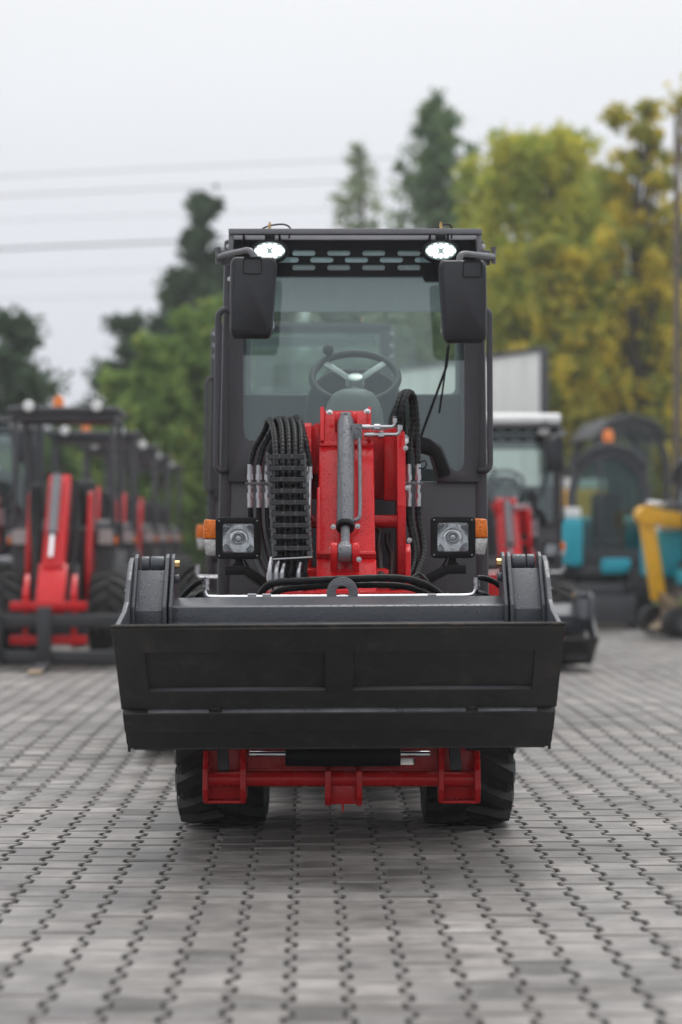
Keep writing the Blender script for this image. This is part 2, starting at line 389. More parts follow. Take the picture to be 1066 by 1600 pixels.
# ------------------------------------------------------------------ ground and paving
def plane(name, x0, x1, y0, y1, z, m):
    me = bpy.data.meshes.new(name); me.from_pydata([(x0, y0, z), (x1, y0, z), (x1, y1, z), (x0, y1, z)], [], [(0, 1, 2, 3)])
    me.materials.append(m); me.update(); return link(name, me)
tag(plane('ground', -2500, 2500, -50, 4500, -.06, M['earth']), kind='structure')
pavement = tag(plane('pavement', -14, 14, -1, 36, -.034, M['bed']), kind='structure')
def paver_ring(ins):
    # I-shaped interlocking block, long side along y
    w1, w2, hl, t, c = .0825-ins, .0605-ins, .1-ins*1.25, .0125, .0135
    a, b_ = .05+t-ins*.3, .05-t-ins*.3
    q = [(w1-c, hl), (w1, hl-c), (w1, a), (w2, b_)]
    q = q + [(x, -y) for x, y in q[::-1]]
    return q + [(-x, -y) for x, y in q]
def paver_mesh():
    top, low = paver_ring(.0090), paver_ring(.0038); n = len(top)
    vs = [(x, y, 0) for x, y in top]+[(x, y, -.005) for x, y in low]+[(x, y, -.03) for x, y in low]
    fs = [tuple(range(n))[::-1]]+[(i, (i+1) % n, n+(i+1) % n, n+i) for i in range(n)]
    fs += [(n+i, n+(i+1) % n, 2*n+(i+1) % n, 2*n+i) for i in range(n)]
    me = bpy.data.meshes.new('paver'); me.from_pydata(vs, [], fs)
    b = bmesh.new(); b.from_mesh(me); bmesh.ops.recalc_face_normals(b, faces=b.faces)
    if max(b.faces, key=lambda f: f.calc_area()).normal.z < 0: bmesh.ops.reverse_faces(b, faces=b.faces)
    b.to_mesh(me); b.free()
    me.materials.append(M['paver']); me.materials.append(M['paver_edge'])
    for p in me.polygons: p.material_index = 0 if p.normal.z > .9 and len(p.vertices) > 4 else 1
    me.update(); return me
PM = paver_mesh()
PROT = .0127
cells = []
for i in range(-100, 101):
    for j in range(-8, 180):
        lx, ly = i*.143+.02, j*.2+(i % 2)*.1
        x, y = lx*math.cos(PROT)-ly*math.sin(PROT), lx*math.sin(PROT)+ly*math.cos(PROT)
        if 2.2 < y < 35.6 and abs(x) < min(13.8, .27*y+2.4): cells.append((x, y))
def seen(x, y):
    return y > 5.28 and abs(x) < .138*y and not (y > 9.0 and -.62 < x < .66)
inview = sorted([c for c in cells if seen(*c)], key=lambda c: c[1])[:300]
near = set(inview)
def settle(x, y):          # the bed is not flat: long shallow waves plus a little rocking of each block
    z = .007*math.sin(x*1.9+y*.7)+.006*math.sin(y*1.35-x*.6+1)-.006
    return z+random.uniform(-.0022, .0022), random.gauss(0, .007), random.gauss(0, .007), PROT+random.gauss(0, .006)
def tone():
    u = random.random()
    return .12*random.random() if u < .025 else (.85+.15*random.random() if u < .10 else .32+.42*random.random())
for x, y in inview:
    z, a, b_, c = settle(x, y)
    o = put('paver', PM, pavement, (x, y, z), (a, b_, c)); o['tone'] = tone()
rest = [c for c in cells if c not in near]
nv = len(PM.vertices); tv = np.array([v.co for v in PM.vertices])
tri_l = [list(p.vertices) for p in PM.polygons]; nloop = sum(len(p) for p in tri_l)
V = np.empty((len(rest)*nv, 3)); tones = []
for k, (x, y) in enumerate(rest):
    z, a, b_, c = settle(x, y)
    V[k*nv:(k+1)*nv] = tv @ np.array(Euler((a, b_, c)).to_matrix()).T + (x, y, z); tones += [tone()]*len(tri_l)
loops = np.concatenate([np.array(p) for p in tri_l]); starts = np.cumsum([0]+[len(p) for p in tri_l[:-1]])
EDGE_IDX = [p.material_index for p in PM.polygons]
def fast_mesh(name, V, LI, LS, m, tones=None, idx=None, m2=None):
    me = bpy.data.meshes.new(name)
    me.vertices.add(len(V)); me.vertices.foreach_set('co', np.asarray(V, dtype=np.float32).ravel())
    me.loops.add(len(LI)); me.loops.foreach_set('vertex_index', np.asarray(LI, dtype=np.int32))
    me.polygons.add(len(LS)); me.polygons.foreach_set('loop_start', np.asarray(LS, dtype=np.int32))
    me.update(calc_edges=True)
    if tones is not None:
        at = me.attributes.new('tone', 'FLOAT', 'FACE'); at.data.foreach_set('value', np.asarray(tones, dtype=np.float32))
    me.materials.append(m)
    if idx is not None:
        me.materials.append(m2); me.polygons.foreach_set('material_index', np.asarray(idx, dtype=np.int32))
    me.validate(); return me
LI = (loops[None, :]+(np.arange(len(rest))*nv)[:, None]).ravel(); LS = (starts[None, :]+(np.arange(len(rest))*nloop)[:, None]).ravel()
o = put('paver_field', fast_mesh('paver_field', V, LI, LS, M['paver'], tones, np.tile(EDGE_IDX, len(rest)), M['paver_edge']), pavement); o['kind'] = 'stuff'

# ------------------------------------------------------------------ main loader
RX, RY = .015, 9.25
def P(px, py, d): return Vector(((px-CX)*d/F-RX, d-RY, H-(py-HY)*d/F))
def XP(px, d): return (px-CX)*d/F-RX
def ZP(py, d): return H-(py-HY)*d/F
def bolt_mesh(r=.0068, h=.008):
    mb = MB(); mb.cyl((0, 0, 0), (0, -h*.35, 0), r*1.45, 14); mb.cyl((0, -h*.35, 0), (0, -h, 0), r, 6, bev=.001); return mb.mesh('bolt', M['steel'])
BOLT = bolt_mesh()
def tyre_mesh(rad=.40, w=.325):
    mb = MB(); hw = w/2; r0 = rad-.028
    prof = [(.205, -hw*.78), (.225, -hw*.86), (.27, -hw*.97), (.32, -hw), (r0-.018, -hw*.97), (r0-.004, -hw*.86), (r0, -hw*.6), (r0+.002, 0)]
    prof = prof+[(r, -a) for r, a in prof[-2::-1]]
    mb.lathe(prof, 'x', seg=56)
    n = 17
    for sgn in (-1, 1):
        for k in range(n):
            a0 = 2*math.pi*(k+(.5 if sgn > 0 else 0))/n
            # lug: curved bar from the centre line to the shoulder, wrapping over the edge
            b = bmesh.new(); rows = []
            path = [(-.01, 0, rad), (.35*hw, .09, rad), (.72*hw, .20, rad-.002), (.98*hw, .285, rad-.012), (1.04*hw, .31, rad-.05), (1.02*hw, .315, rad-.085)]
            for (xx, da, rr) in path:
                wd = .045+.02*xx/hw; wd2 = wd+.035
                row = []
                for (dd, r_) in ((-wd2/2, r0-.012 if xx < .9*hw else rr-.03), (-wd/2, rr), (wd/2, rr), (wd2/2, r0-.012 if xx < .9*hw else rr-.03)):
                    an = a0+da+dd/rad
                    row.append(b.verts.new((sgn*xx if rr > rad-.04 else sgn*xx, r_*math.cos(an), r_*math.sin(an))))
                rows.append(row)
            for A, B in zip(rows, rows[1:]):
                for q in range(3): b.faces.new((A[q], A[q+1], B[q+1], B[q]))
            b.faces.new(rows[0]); b.faces.new(rows[-1])
            bmesh.ops.recalc_face_normals(b, faces=b.faces); mb._merge(b)
    return mb.mesh('tyre', M['tyre'], ang=30)
TYRE = tyre_mesh()
def rim_mesh():
    mb = MB(); mb.lathe([(.205, -.12), (.21, -.125), (.19, -.115), (.17, -.06), (.10, -.05), (.06, -.085), (.02, -.09)], 'x', seg=32)
    mb.lathe([(.205, -.12), (.2, 0), (.205, .12), (.19, .115), (.17, .06), (.03, .05)], 'x', seg=32)
    for k in range(6):
        a = k*math.pi/3; mb.cyl((-.05, .085*math.cos(a), .085*math.sin(a)), (-.075, .085*math.cos(a), .085*math.sin(a)), .011, 6)
    return mb.mesh('rim', M['grey'])
RIM = rim_mesh()
def wheel(parent, x, y, side, r=.4):
    t = put('tyre', TYRE, parent, (x, y, r), (random.random()*6, 0, 0)); t.scale = (1, r/.4, r/.4)
    put('rim', RIM, t, (0, 0, 0), (0, 0, math.pi if side > 0 else 0)); return t
def hose(name, pts, r, parent, ridge=0, pitch=3, step=.010, seg=10, m='rubber'):
    return MB().tube(pts, r, seg=seg, step=step, ridge=ridge, pitch=pitch).build(name, M[m], parent, ang=60 if not ridge else 80)

ld = tag(empty('compact_loader', (RX, RY, 0)), 'charcoal cab loader in sharp focus at centre with both roof work lights lit', 'loader')
# --- wheels
for px, s in ((347.5, -1), (731, 1)):
    wheel(ld, XP(px, 9.1), 0, s)
    wheel(ld, XP(px, 9.1)+.02, 1.62, s)
# --- front frame and axle, mostly hidden by the bucket
MB().box(-.16, .17, -.22, .55, .38, .98, .02).build('front_frame', M['redlow'], ld)
MB().cyl((-.40, 0, .40), (.41, 0, .40), .065, 20).box(-.12, .14, -.13, .13, .28, .5, .03).build('front_axle', M['dark'], ld)
mb = MB(); mb.box(-.30, .36, .62, 2.25, .26, .62, .02); mb.box(-.42, .47, 1.72, 2.42, .55, 1.22, .06); mb.cyl((-.40, 1.62, .40), (.44, 1.62, .40), .065, 20)
mb.build('rear_frame', M['grey'], ld)
mb = MB(); mb.prism([(1.70, 1.2), (2.40, 1.2), (2.30, 1.44), (1.72, 1.50)], 'x', -.40, .45, .02); mb.build('engine_hood', M['grey'], ld)

# --- cab (front at d=9.85)
CD = 9.85; cy0 = CD-RY; cab_x = XP(555, CD); cy1 = cy0+1.08
def cz(py, d=CD): return ZP(py, d)
zt, zb = cz(374), .60
def cabx(px, d=CD): return XP(px, d)
# pillars: outer posts taper inwards to the top
def post(xb, xt, y, w, dpt, z0, z1, name='pillar', m='grey'):
    mb = MB(); mb.bar((xb, y, z0), (xt, y, z1), w, dpt, .012); return mb.build(name, M[m], ld)
post(cabx(347), cabx(360), cy0+.05, .05, .09, .62, zt)
post(cabx(756), cabx(747), cy0+.05, .05, .09, .62, zt)
post(cabx(349), cabx(362), cy1-.04, .06, .08, .9, zt)
post(cabx(754), cabx(745), cy1-.04, .06, .08, .9, zt)
# front lower panel
mb = MB(); mb.prism([(cabx(350), .62), (cabx(755), .62), (cabx(752), cz(752)), (cabx(354), cz(752))], 'y', cy0+.012, cy0+.06, .006)
mb.build('front_panel', M['grey'], ld)
mb = MB(); mb.box(cabx(352), cabx(753), cy0+.06, cy1-.02, .62, .66, .004); mb.build('cab_floor', M['interior'], ld)
for xa, xb_ in ((cabx(352), cabx(362)), (cabx(741), cabx(751))):
    mb = MB(); mb.box(xa, xb_, cy0+.10, cy1-.09, .62, 1.18, .01); dr = mb.build('door', M['grey'], ld)
    xm = (xa+xb_)/2
    mb = MB(); mb.box(xm-.003, xm+.003, cy0+.10, cy1-.09, 1.183, zt-.06, 0); mb.build('pane', M['glass'], dr)
# screen surround: black frame with the glass opening
gx0, gx1 = cabx(379), cabx(727)
out = [(cabx(359), cz(752)), (cabx(359), cz(388)), (cabx(361), cz(376)), (cabx(749), cz(376)), (cabx(751), cz(388)), (cabx(747), cz(752)),
       (cabx(684), cz(752)), (cabx(672), cz(712)), (cabx(656), cz(706)), (cabx(430), cz(706)), (cabx(412), cz(752))]
glass_o = [(gx0, cz(670)), (gx0, cz(392)), (gx0+.01, cz(385)), (gx1-.01, cz(385)), (gx1, cz(392)), (gx1, cz(722))]
arc = [(gx1-.012, cz(733)), (gx1-.035, cz(737)), (cabx(704), cz(732)), (cabx(697), cz(715)), (cabx(690), cz(697)), (cabx(676), cz(689)),
       (gx0+.03, cz(689)), (gx0+.010, cz(684))]
mb = MB(); mb.plate(out, [glass_o+arc], .022, XZ(cy0+.001), .003); fr = mb.build('windscreen_frame', M['grey'], ld, ang=30)
mb = MB(); mb.plate([(gx0-.012, cz(694)), (gx0-.012, cz(381)), (gx1+.012, cz(381)), (gx1+.012, cz(741))], [], .005, XZ(cy0+.004)); mb.build('pane', M['windscreen'], fr, smooth=False)
# slotted header behind the top of the screen
slots = []
for row, xs in ((396.5, (475, 529.5, 584, 639)), (407, (449, 503, 557, 611.5, 666)), (419, (475, 529.5, 584, 639))):
    for x in xs:
        slots.append(rrect(cabx(x-18), cabx(x+18), cz(row+4.2), cz(row-4.2), .0105, 4))
mb = MB(); mb.plate([(cabx(377), cz(433)), (cabx(363), cz(425)), (cabx(365), cz(378)), (cabx(745), cz(378)), (cabx(747), cz(441)), (cabx(664), cz(441)), (cabx(660), cz(433))], slots, .006, XZ(cy0-.022))
mb.build('slotted_header', M['black'], ld, smooth=False, label='black header panel with three rows of oblong slots')
# roof and rear
XY = lambda z: Matrix.Translation((0, 0, z))
mb = MB(); mb.plate([(cabx(362), cy0-.02), (cabx(748), cy0-.02), (cabx(748), cy1+.03), (cabx(362), cy1+.03)], [rrect(cabx(385), cabx(725), cy0+.10, cy1-.10, .04)], .036, XY(zt+.012), .006); rf = mb.build('roof', M['roofline'], ld, ang=30)
MB().plate(rrect(cabx(383), cabx(727), cy0+.095, cy1-.095, .04), [], .006, XY(zt+.012)).build('added_roof_pane', M['glass'], rf, smooth=False)  # roof opening and pane added so sky light brightens the cab interior
rd = cy1+RY
rear_o = [(cabx(356), .9), (cabx(754), .9), (cabx(746), zt), (cabx(362), zt)]
rear_h = rrect(cabx(378), cabx(731), ZP(616, rd), ZP(487, rd), .03)
mb = MB(); mb.plate(rear_o, [rear_h], .03, XZ(cy1)); rp = mb.build('rear_panel', M['headliner'], ld, smooth=False)
mb = MB(); mb.box(cabx(374), cabx(735), cy1-.003, cy1+.003, ZP(620, rd), ZP(483, rd), 0); mb.build('pane', M['glass'], rp, smooth=False)
mb = MB(); mb.box(cabx(362), cabx(748), cy1-.06, cy1-.02, .9, ZP(618, rd), .01); mb.build('rear_trim', M['interior'], ld)
# roof front bar with its brackets
bd = 9.72-RY
mb = MB(); mb.box(XP(357.5, 9.72), XP(753, 9.72), bd-.02, bd+.03, ZP(366.5, 9.72), ZP(358, 9.72), .003)
for px in (361, 749): mb.box(XP(px-3.5, 9.72), XP(px+3.5, 9.72), bd-.005, bd+.16, ZP(402, 9.72), ZP(366, 9.72), .002)
mb.build('light_bar', M['barpaint'], ld)
for px in (381, 437, 672, 700): MB().box(XP(px-1.5, 9.74), XP(px+1.5, 9.74), bd+.0, bd+.13, ZP(377, 9.74), ZP(366.4, 9.74), .002).build('bar_stay', M['black'], ld)
# work lights
for px in (421.5, 689):
    c = P(px, 392, 9.66); h0 = MB()
    ov = lambda a, b_: [(a*math.cos(2*math.pi*k/28), b_*math.sin(2*math.pi*k/28)) for k in range(28)]
    h0.plate(ov(.069, .041), [], .05, Matrix.Translation(c) @ XZ(.026), .006); h0.box(c.x-.02, c.x+.02, c.y+.01, c.y+.05, c.z+.03, c.z+.07, .003)
    wl = h0.build('work_light', M['black'], ld)
    MB().plate(ov(.061, .034), [], .006, Matrix.Translation(c) @ XZ(-.001), .002).build('cover_glass', M['ledglass'], wl)
    mb = MB()
    cells_ = [(0, -.021), (0, .021), (-.024, .02), (.024, .02), (-.024, -.02), (.024, -.02), (-.045, .011), (.045, .011), (-.045, -.011), (.045, -.011), (-.021, 0), (.021, 0), (-.056, 0), (.056, 0)]
    for ax, az in cells_: mb.lathe([(.002, -.006), (.007, -.005), (.0098, 0), (.0098, .004)], 'y', (c.x+ax*.88, c.y-.004, c.z+az*.95), 14)
    mb.build('led_lens', M['led'], wl)
    # plug and looped lead on top of the bar
    t = P(px, 357, 9.72); mb = MB(); mb.cyl(t, t+Vector((0, 0, .018)), .006, 8); mb.cyl(t+Vector((0, 0, .018)), t+Vector((0, 0, .026)), .004, 8); mb.build('bolt', M['brass'], ld)
    s = 1 if px < 500 else .55
    hose('lead', [P(px-16*s, 360, 9.74), P(px-4*s, 354, 9.74), P(px+10*s, 351, 9.74), P(px+24*s, 351, 9.74), P(px+33*s, 358, 9.76), P(px+30*s, 372, 9.80)], .0035, ld, seg=6)
# mirrors
def mirror(x0, x1, y0, y1, d, side):
    mb = MB(); b = bmesh.new()
    w0, w1, z0, z1 = XP(x0, d), XP(x1, d), ZP(y1, d), ZP(y0, d); cx_, cz_ = (w0+w1)/2, (z0+z1)/2; y = d-RY
    layers = [(0, .94, 0), (-.012, 1, 0), (-.045, 1, 0), (-.068, .955, 0), (-.078, .87, 0)]
    rings = []
    for dy, sc_, _ in layers:
        rg = []
        for (u, v) in rrect(-1, 1, -1, 1, [.22, .22, .26, .26], 6):
            v0 = v; tap = 1-.09*(1-v)/2; sh = side*.0
            rg.append(b.verts.new((cx_+u*(w1-w0)/2*sc_*tap+side*.006*(v-1)*-1, y+dy, cz_+v0*(z1-z0)/2*(1-(1-sc_)*(w1-w0)/(z1-z0)))))
        rings.append(rg)
    n = len(rings[0])
    for A, B in zip(rings, rings[1:]):
        for k in range(n): b.faces.new((A[k], A[(k+1) % n], B[(k+1) % n], B[k]))
    b.faces.new(rings[0]); b.faces.new(rings[-1]); bmesh.ops.recalc_face_normals(b, faces=b.faces); mb._merge(b)
    m_ = mb.build('mirror', M['mirror_shell'], ld, ang=50)
    mb = MB(); mb.plate(rrect(w0+.014, w1-.014, z0+.02, z1-.016, .03), [], .004, XZ(y+.003)); mb.build('mirror_glass', M['mirror'], m_, smooth=False)
    xa = XP(x0+20 if side < 0 else x1-37, d)
    mb = MB(); mb.plate(rrect(xa, xa+.074, z1-.07, z1-.01, .008), [rrect(xa+.0025, xa+.0715, z1-.0675, z1-.004, .006)], .004, XZ(y-.0785)); mb.build('seam', M['black'], m_, smooth=False)
    return m_
mirror(361, 434, 403.5, 530, 9.45, -1); mirror(683.5, 759, 408.5, 537, 9.42, 1)
MB().tube(fillet([P(344, 401, 9.72), P(352, 398, 9.66), P(385, 391, 9.45), P(393, 392, 9.42), P(398, 406, 9.41)], .035), .0125, 12, smooth=False).build('mirror_arm', M['greyl'], ld)
MB().tube(fillet([P(770, 401, 9.72), P(757, 400, 9.62), P(728, 396.5, 9.45), P(719, 398, 9.42), P(718, 411, 9.41)], .035), .0125, 12, smooth=False).build('mirror_arm', M['greyl'], ld)
for px, s in ((345, 1), (767, -1)):
    mb = MB(); c = P(px, 401, 9.74)
    mb.box(c.x-.02, c.x+.02, c.y-.012, c.y+.05, c.z-.012, c.z+.012, .003); mb.cyl(c+Vector((-.012*s, 0, -.028)), c+Vector((-.012*s, 0, .03)), .009, 12); mb.cyl(c+Vector((-.012*s, 0, .03)), c+Vector((-.012*s, 0, .038)), .013, 6)
    mb.box(min(c.x, c.x+s*.05), max(c.x, c.x+s*.05), c.y+.03, c.y+.05, c.z-.03, c.z+.03, .003)
    mb.build('mirror_bracket', M['greyl'], ld)
    for k, py in enumerate((385, 411, 436)): put('bolt', BOLT, ld, P(px+s*(12+k), py, 9.78))
# grab handles
MB().tube(fillet([P(361, 489, 9.83), P(352, 482, 9.80), P(341, 490, 9.80), P(338, 730, 9.80), P(345, 737, 9.80), P(354, 735, 9.85)],   .05, 7), .0125, 14, smooth=False).build('grab_handle', M['grey'], ld)
MB().tube(fillet([P(745, 484, 9.83), P(757, 482, 9.80), P(765, 489, 9.80), P(766, 728, 9.80), P(759, 737, 9.80), P(748, 735, 9.85)],   .05, 7), .0125, 14, smooth=False).build('grab_handle', M['grey'], ld)
# wiper
mb = MB(); mb.bar(P(655, 690, 9.83), P(697, 575, 9.80), .010, .010, .002, up=(1, 0, 0)); mb.bar(P(697, 575, 9.80), P(701, 540, 9.80), .012, .012, .002); mb.build('wiper_arm', M['black'], ld)
mb = MB(); mb.bar(P(702, 534, 9.815), P(687, 645, 9.815), .007, .014, .002); mb.build('wiper_blade', M['black'], ld)
mb = MB(); mb.prism([(cabx(657), cz(682)), (cabx(672), cz(686)), (cabx(688), cz(700)), (cabx(697), cz(720)), (cabx(704), cz(740)), (cabx(686), cz(748)), (cabx(676), cz(712)), (cabx(655), cz(708))], 'y', cy0-.03, cy0-.012, .003); mb.build('wiper_cover', M['black'], ld)
# interior
sw_c = P(555, 590, 10.15)
ring = []
tilt = R(52)
def swp(a, r, n=0):     # wheel plane tilted back
    u, v = r*math.cos(a), r*math.sin(a); return sw_c+Vector((u, v*math.sin(tilt)*.9+n*.5, v*math.cos(tilt)-n*.0+(-n)*.8))
mb = MB(); mb.tube([swp(2*math.pi*k/48, .180) for k in range(48)], .016, 12, smooth=False, closed=True); st = mb.build('steering_wheel', M['seat'], ld)
for a in (40, 140, 270):
    mb = MB(); mb.bar(swp(R(a), .165), swp(R(a), .03, .02), .030, .008, .003); mb.build('spoke', M['silver'], st)
mb = MB(); mb.cyl(swp(0, 0, .04), swp(0, 0, -.005), .042, 24, r2=.034, bev=.004); mb.build('hub', M['silver'], st)
mb = MB(); k_ = swp(R(128), .185); mb.sphere(k_+Vector((0, -.01, .035)), .024, 16); mb.cyl(k_, k_+Vector((0, -.008, .03)), .008, 8); mb.build('knob', M['seat'], st)
mb = MB(); c = P(553, 640, 10.05); mb.lathe([(.125, -.45), (.125, -.06), (.12, -.01), (.105, .04), (.08, .07), (.045, .085), (.01, .088)], 'z', c, 28); mb.build('steering_column', M['dash'], ld)
mb = MB(); mb.plate(rrect(XP(488, 10.55), XP(620, 10.55), .95, ZP(586, 10.55), [.14, .14, .05, .05], 8), [], .12, XZ(10.6-RY), .03); mb.build('seat_back', M['seat'], ld)
mb = MB(); mb.box(XP(470, 10.4), XP(636, 10.4), 10.2-RY, 10.62-RY, .98, 1.1, .04, 4); mb.build('seat_cushion', M['seat'], ld)
mb = MB(); mb.box(cabx(372), cabx(440), cy0+.2, cy1-.12, .7, 1.3, .05, 4); mb.build('side_console', M['interior'], ld)
mb = MB(); mb.box(cabx(670), cabx(738), cy0+.2, cy1-.12, .7, 1.3, .05, 4); mb.build('side_console', M['interior'], ld)

# --- headlights
for (x0, x1, cxp, s) in ((339, 406, 372.5, -1), (674.5, 741, 707.5, 1)):
    d = 9.1; c = P((x0+x1)/2, 841 if s < 0 else 839.5, d); w, h = (x1-x0)*d/F/2, 62*d/F/2
    mb = MB(); sq = []
    mb.plate(rrect(-w, w, -h, h, .014), [rrect(-w+.018, w-.018, -h+.018, h-.016, .012)], .03, Matrix.Translation(c) @ XZ(0), .004)
    mb.lathe([(.05, .078), (.05, .09), (.04, .105), (.02, .11)], 'y', c, 24)
    hl = mb.build('headlight', M['black'], ld)
    # bowl reflector, bulb, glass
    mb = MB(); b = bmesh.new(); rings = []
    for t_ in range(9):
        q = t_/8; rr_ = 1-.75*q; dpt = .004+.068*(1-(1-q)**2)
        sqf = max(0, 1-q*3.2)
        rg = []
        for k in range(40):
            a = 2*math.pi*k/40; ca, sa = math.cos(a), math.sin(a)
            e = .5+.5*(1-sqf); ex = 2*(1-sqf)/2
            px_ = math.copysign(abs(ca)**(1-.62*sqf), ca)*(w-.018)*rr_; pz_ = math.copysign(abs(sa)**(1-.62*sqf), sa)*(h-.017)*rr_
            rg.append(b.verts.new((c.x+px_, c.y+dpt, c.z+pz_)))
        rings.append(rg)
    for A, B in zip(rings, rings[1:]):
        for k in range(40): b.faces.new((A[k], A[(k+1) % 40], B[(k+1) % 40], B[k]))
    b.faces.new(rings[-1]); mb._merge(b); mb.build('reflector', M['lens'], hl, ang=80)
    mb = MB(); mb.lathe([(.002, -.003), (.010, -.002), (.0135, .003), (.0135, .05)], 'y', c, 20); mb.tube([c+Vector((.018*math.cos(2*math.pi*k/24), 0, .018*math.sin(2*math.pi*k/24))) for k in range(24)], .0035, 8, smooth=False, closed=True); mb.build('bulb_shield', M['steel'], hl)
    mb = MB(); mb.plate(rrect(c.x-w+.016, c.x+w-.016, c.z-h+.016, c.z+h-.014, .012), [], .004, XZ(c.y-.008)); mb.build('lens', M['lensglass'], hl, smooth=False)
    for ax in (-1, 1):
        for az in (-1, 1): put('bolt', BOLT, hl, (c.x+ax*(w-.009), c.y-.0145, c.z+az*(h-.009)), sc=(.26, .3, .26))
    # turn signal: amber over clear
    xi0, xi1 = sorted((c.x+s*(w+.001), c.x+s*(w+.052)))
    zsp = c.z-.002
    mb = MB(); mb.prism([(xi0, zsp), (xi1, zsp), (xi1-.004*(s > 0), c.z+h-.006), (xi0+.004*(s < 0), c.z+h-.003)], 'y', c.y-.012, c.y+.05, .008); mb.build('amber_signal', M['amber'], hl)
    mb = MB(); mb.prism([(xi0+(.012 if s < 0 else 0), c.z-h+.008), (xi1-(.012 if s > 0 else 0), c.z-h+.008), (xi1, zsp-.001), (xi0, zsp-.001)], 'y', c.y-.012, c.y+.05, .008); mb.build('clear_signal', M['clear'], hl)
    # mount
    mb = MB(); mb.cyl(c+Vector((.0, .02, -h)), c+Vector((0, .02, -h-.03)), .016, 12); mb.cyl(c+Vector((.0, .02, -h-.02)), c+Vector((0, .02, -h-.03)), .024, 6)
    z = c.z-h-.045; x_in = XP(418 if s < 0 else 652, d)
    mb.box(*sorted((c.x-.0+s*.05, c.x-s*.03)), c.y-.02, c.y+.06, z-.018, z+.016, .003)
    mb.bar((c.x-s*.02, c.y+.02, z), (x_in-s*.02, c.y+.05, z-.075), .034, .08, .003, up=(0, 0, 1)); mb.build('lamp_bracket', M['black'], ld)
    hose('lead', [c+Vector((-s*.02, .03, -h-.005)), c+Vector((-s*.035, .03, -h-.03)), (c.x-s*.06, c.y+.05, z-.03), (x_in, c.y+.06, z-.1)], .004, ld, seg=6)

# --- boom tower and boom
def plate_yz(name, poly, x0, x1, m, parent, bev=.003): return MB().prism([(d-RY, z) for d, z in poly], 'x', x0, x1, bev).build(name, M[m], parent)
for (px0, px1, top) in ((474, 487, 660), (620, 633, 673)):
    d = 9.42
    plate_yz('tower_plate', [(9.30, .62), (9.30, ZP(790, 9.3)), (9.38, ZP(700, 9.38)), (9.42, ZP(top+6, d)), (9.46, ZP(top, d)), (9.62, ZP(top, d)), (9.72, ZP(top+10, d)), (9.80, 1.2), (9.80, .62)], XP(px0, d), XP(px1, d), 'red', ld)
mb = MB(); mb.box(XP(487, 9.5), XP(620, 9.5), 9.60-RY, 9.70-RY, ZP(780, 9.6), ZP(672, 9.6), .01); mb.build('tower_crosswall', M['red'], ld)
mb = MB(); mb.prism([(XP(600, 9.46), ZP(782, 9.46)), (XP(620, 9.46), ZP(782, 9.46)), (XP(620, 9.46), ZP(668, 9.46)), (XP(606, 9.46), ZP(668, 9.46)), (XP(601, 9.46), ZP(676, 9.46))], 'y', 9.46-RY, 9.62-RY, .004); mb.build('tower_web', M['red'], ld)
mb = MB(); mb.prism([(XP(487, 9.46), ZP(740, 9.46)), (XP(508, 9.46), ZP(740, 9.46)), (XP(508, 9.46), ZP(668, 9.46)), (XP(496, 9.46), ZP(660, 9.46)), (XP(487, 9.46), ZP(666, 9.46))], 'y', 9.46-RY, 9.62-RY, .004); mb.build('tower_web', M['red'], ld)
mb = MB(); mb.cyl((XP(480, 9.4), 9.40-RY, ZP(815, 9.4)), (XP(628, 9.4), 9.40-RY, ZP(815, 9.4)), .026, 20); mb.build('cross_tube', M['red'], ld)
plate_yz('hinge_plate', [(9.05, .66), (9.05, ZP(862, 9.05)), (9.10, ZP(850, 9.05)), (9.2, ZP(850, 9.05)), (9.3, .66)], XP(634, 9.05), XP(642, 9.05), 'red', ld)
mb = MB(); mb.cyl((XP(613, 9.4), 9.5-RY, ZP(692, 9.4)), (XP(640, 9.4), 9.5-RY, ZP(692, 9.4)), .036, 20, bev=.004); mb.build('pivot_pin', M['steel'], ld)
for px, py, d in ((637, 762, 9.3), (640, 844, 9.25), (639, 899, 9.2), (634, 700, 9.35)): put('bolt', BOLT, ld, P(px, py, d))

BO = Vector((.022-RX, 9.50-RY, 1.598)); BDIR = Vector((0, -.663, -.749)).normalized(); BN = Vector((0, -.749, .663)).normalized()
def bp(s, w, n): return BO+BDIR*s+Vector((w, 0, 0))+BN*n
def sof(py, n):
    lo, hi = -.2, 1.4
    for _ in range(50):
        mid = (lo+hi)/2; q = bp(mid, 0, n); yy = HY+(H-q.z)*F/(q.y+RY)
        if yy < py: lo = mid
        else: hi = mid
    return (lo+hi)/2
def bbox(mb, s0, s1, w0, w1, n0, n1, bev=.006):
    a, b_ = bp(s0, (w0+w1)/2, (n0+n1)/2), bp(s1, (w0+w1)/2, (n0+n1)/2); mb.bar(a, b_, abs(w1-w0), abs(n1-n0), bev)
mb = MB()
bbox(mb, sof(641, 0), sof(692, 0), -.101, .094, -.20, 0)
bbox(mb, sof(692, 0)-.001, sof(868, 0), -.108, .106, -.21, -.006, .009)
bbox(mb, sof(690, 0), sof(697, 0), -.106, .104, -.2, .004, .004)
bbox(mb, sof(760, 0), sof(868, 0), -.114, -.100, -.19, -.003, .004)
bm_o = mb.build('boom', M['red'], ld)
mb = MB(); bbox(mb, sof(869, 0), sof(935, 0)+.1, -.113, .110, -.22, -.012, .008); mb.build('inner_boom', M['red'], bm_o)
mb = MB(); bbox(mb, sof(862, 0), sof(867, 0), -.112, .108, -.1, .004, .002); mb.build('collar', M['redlow'], bm_o)
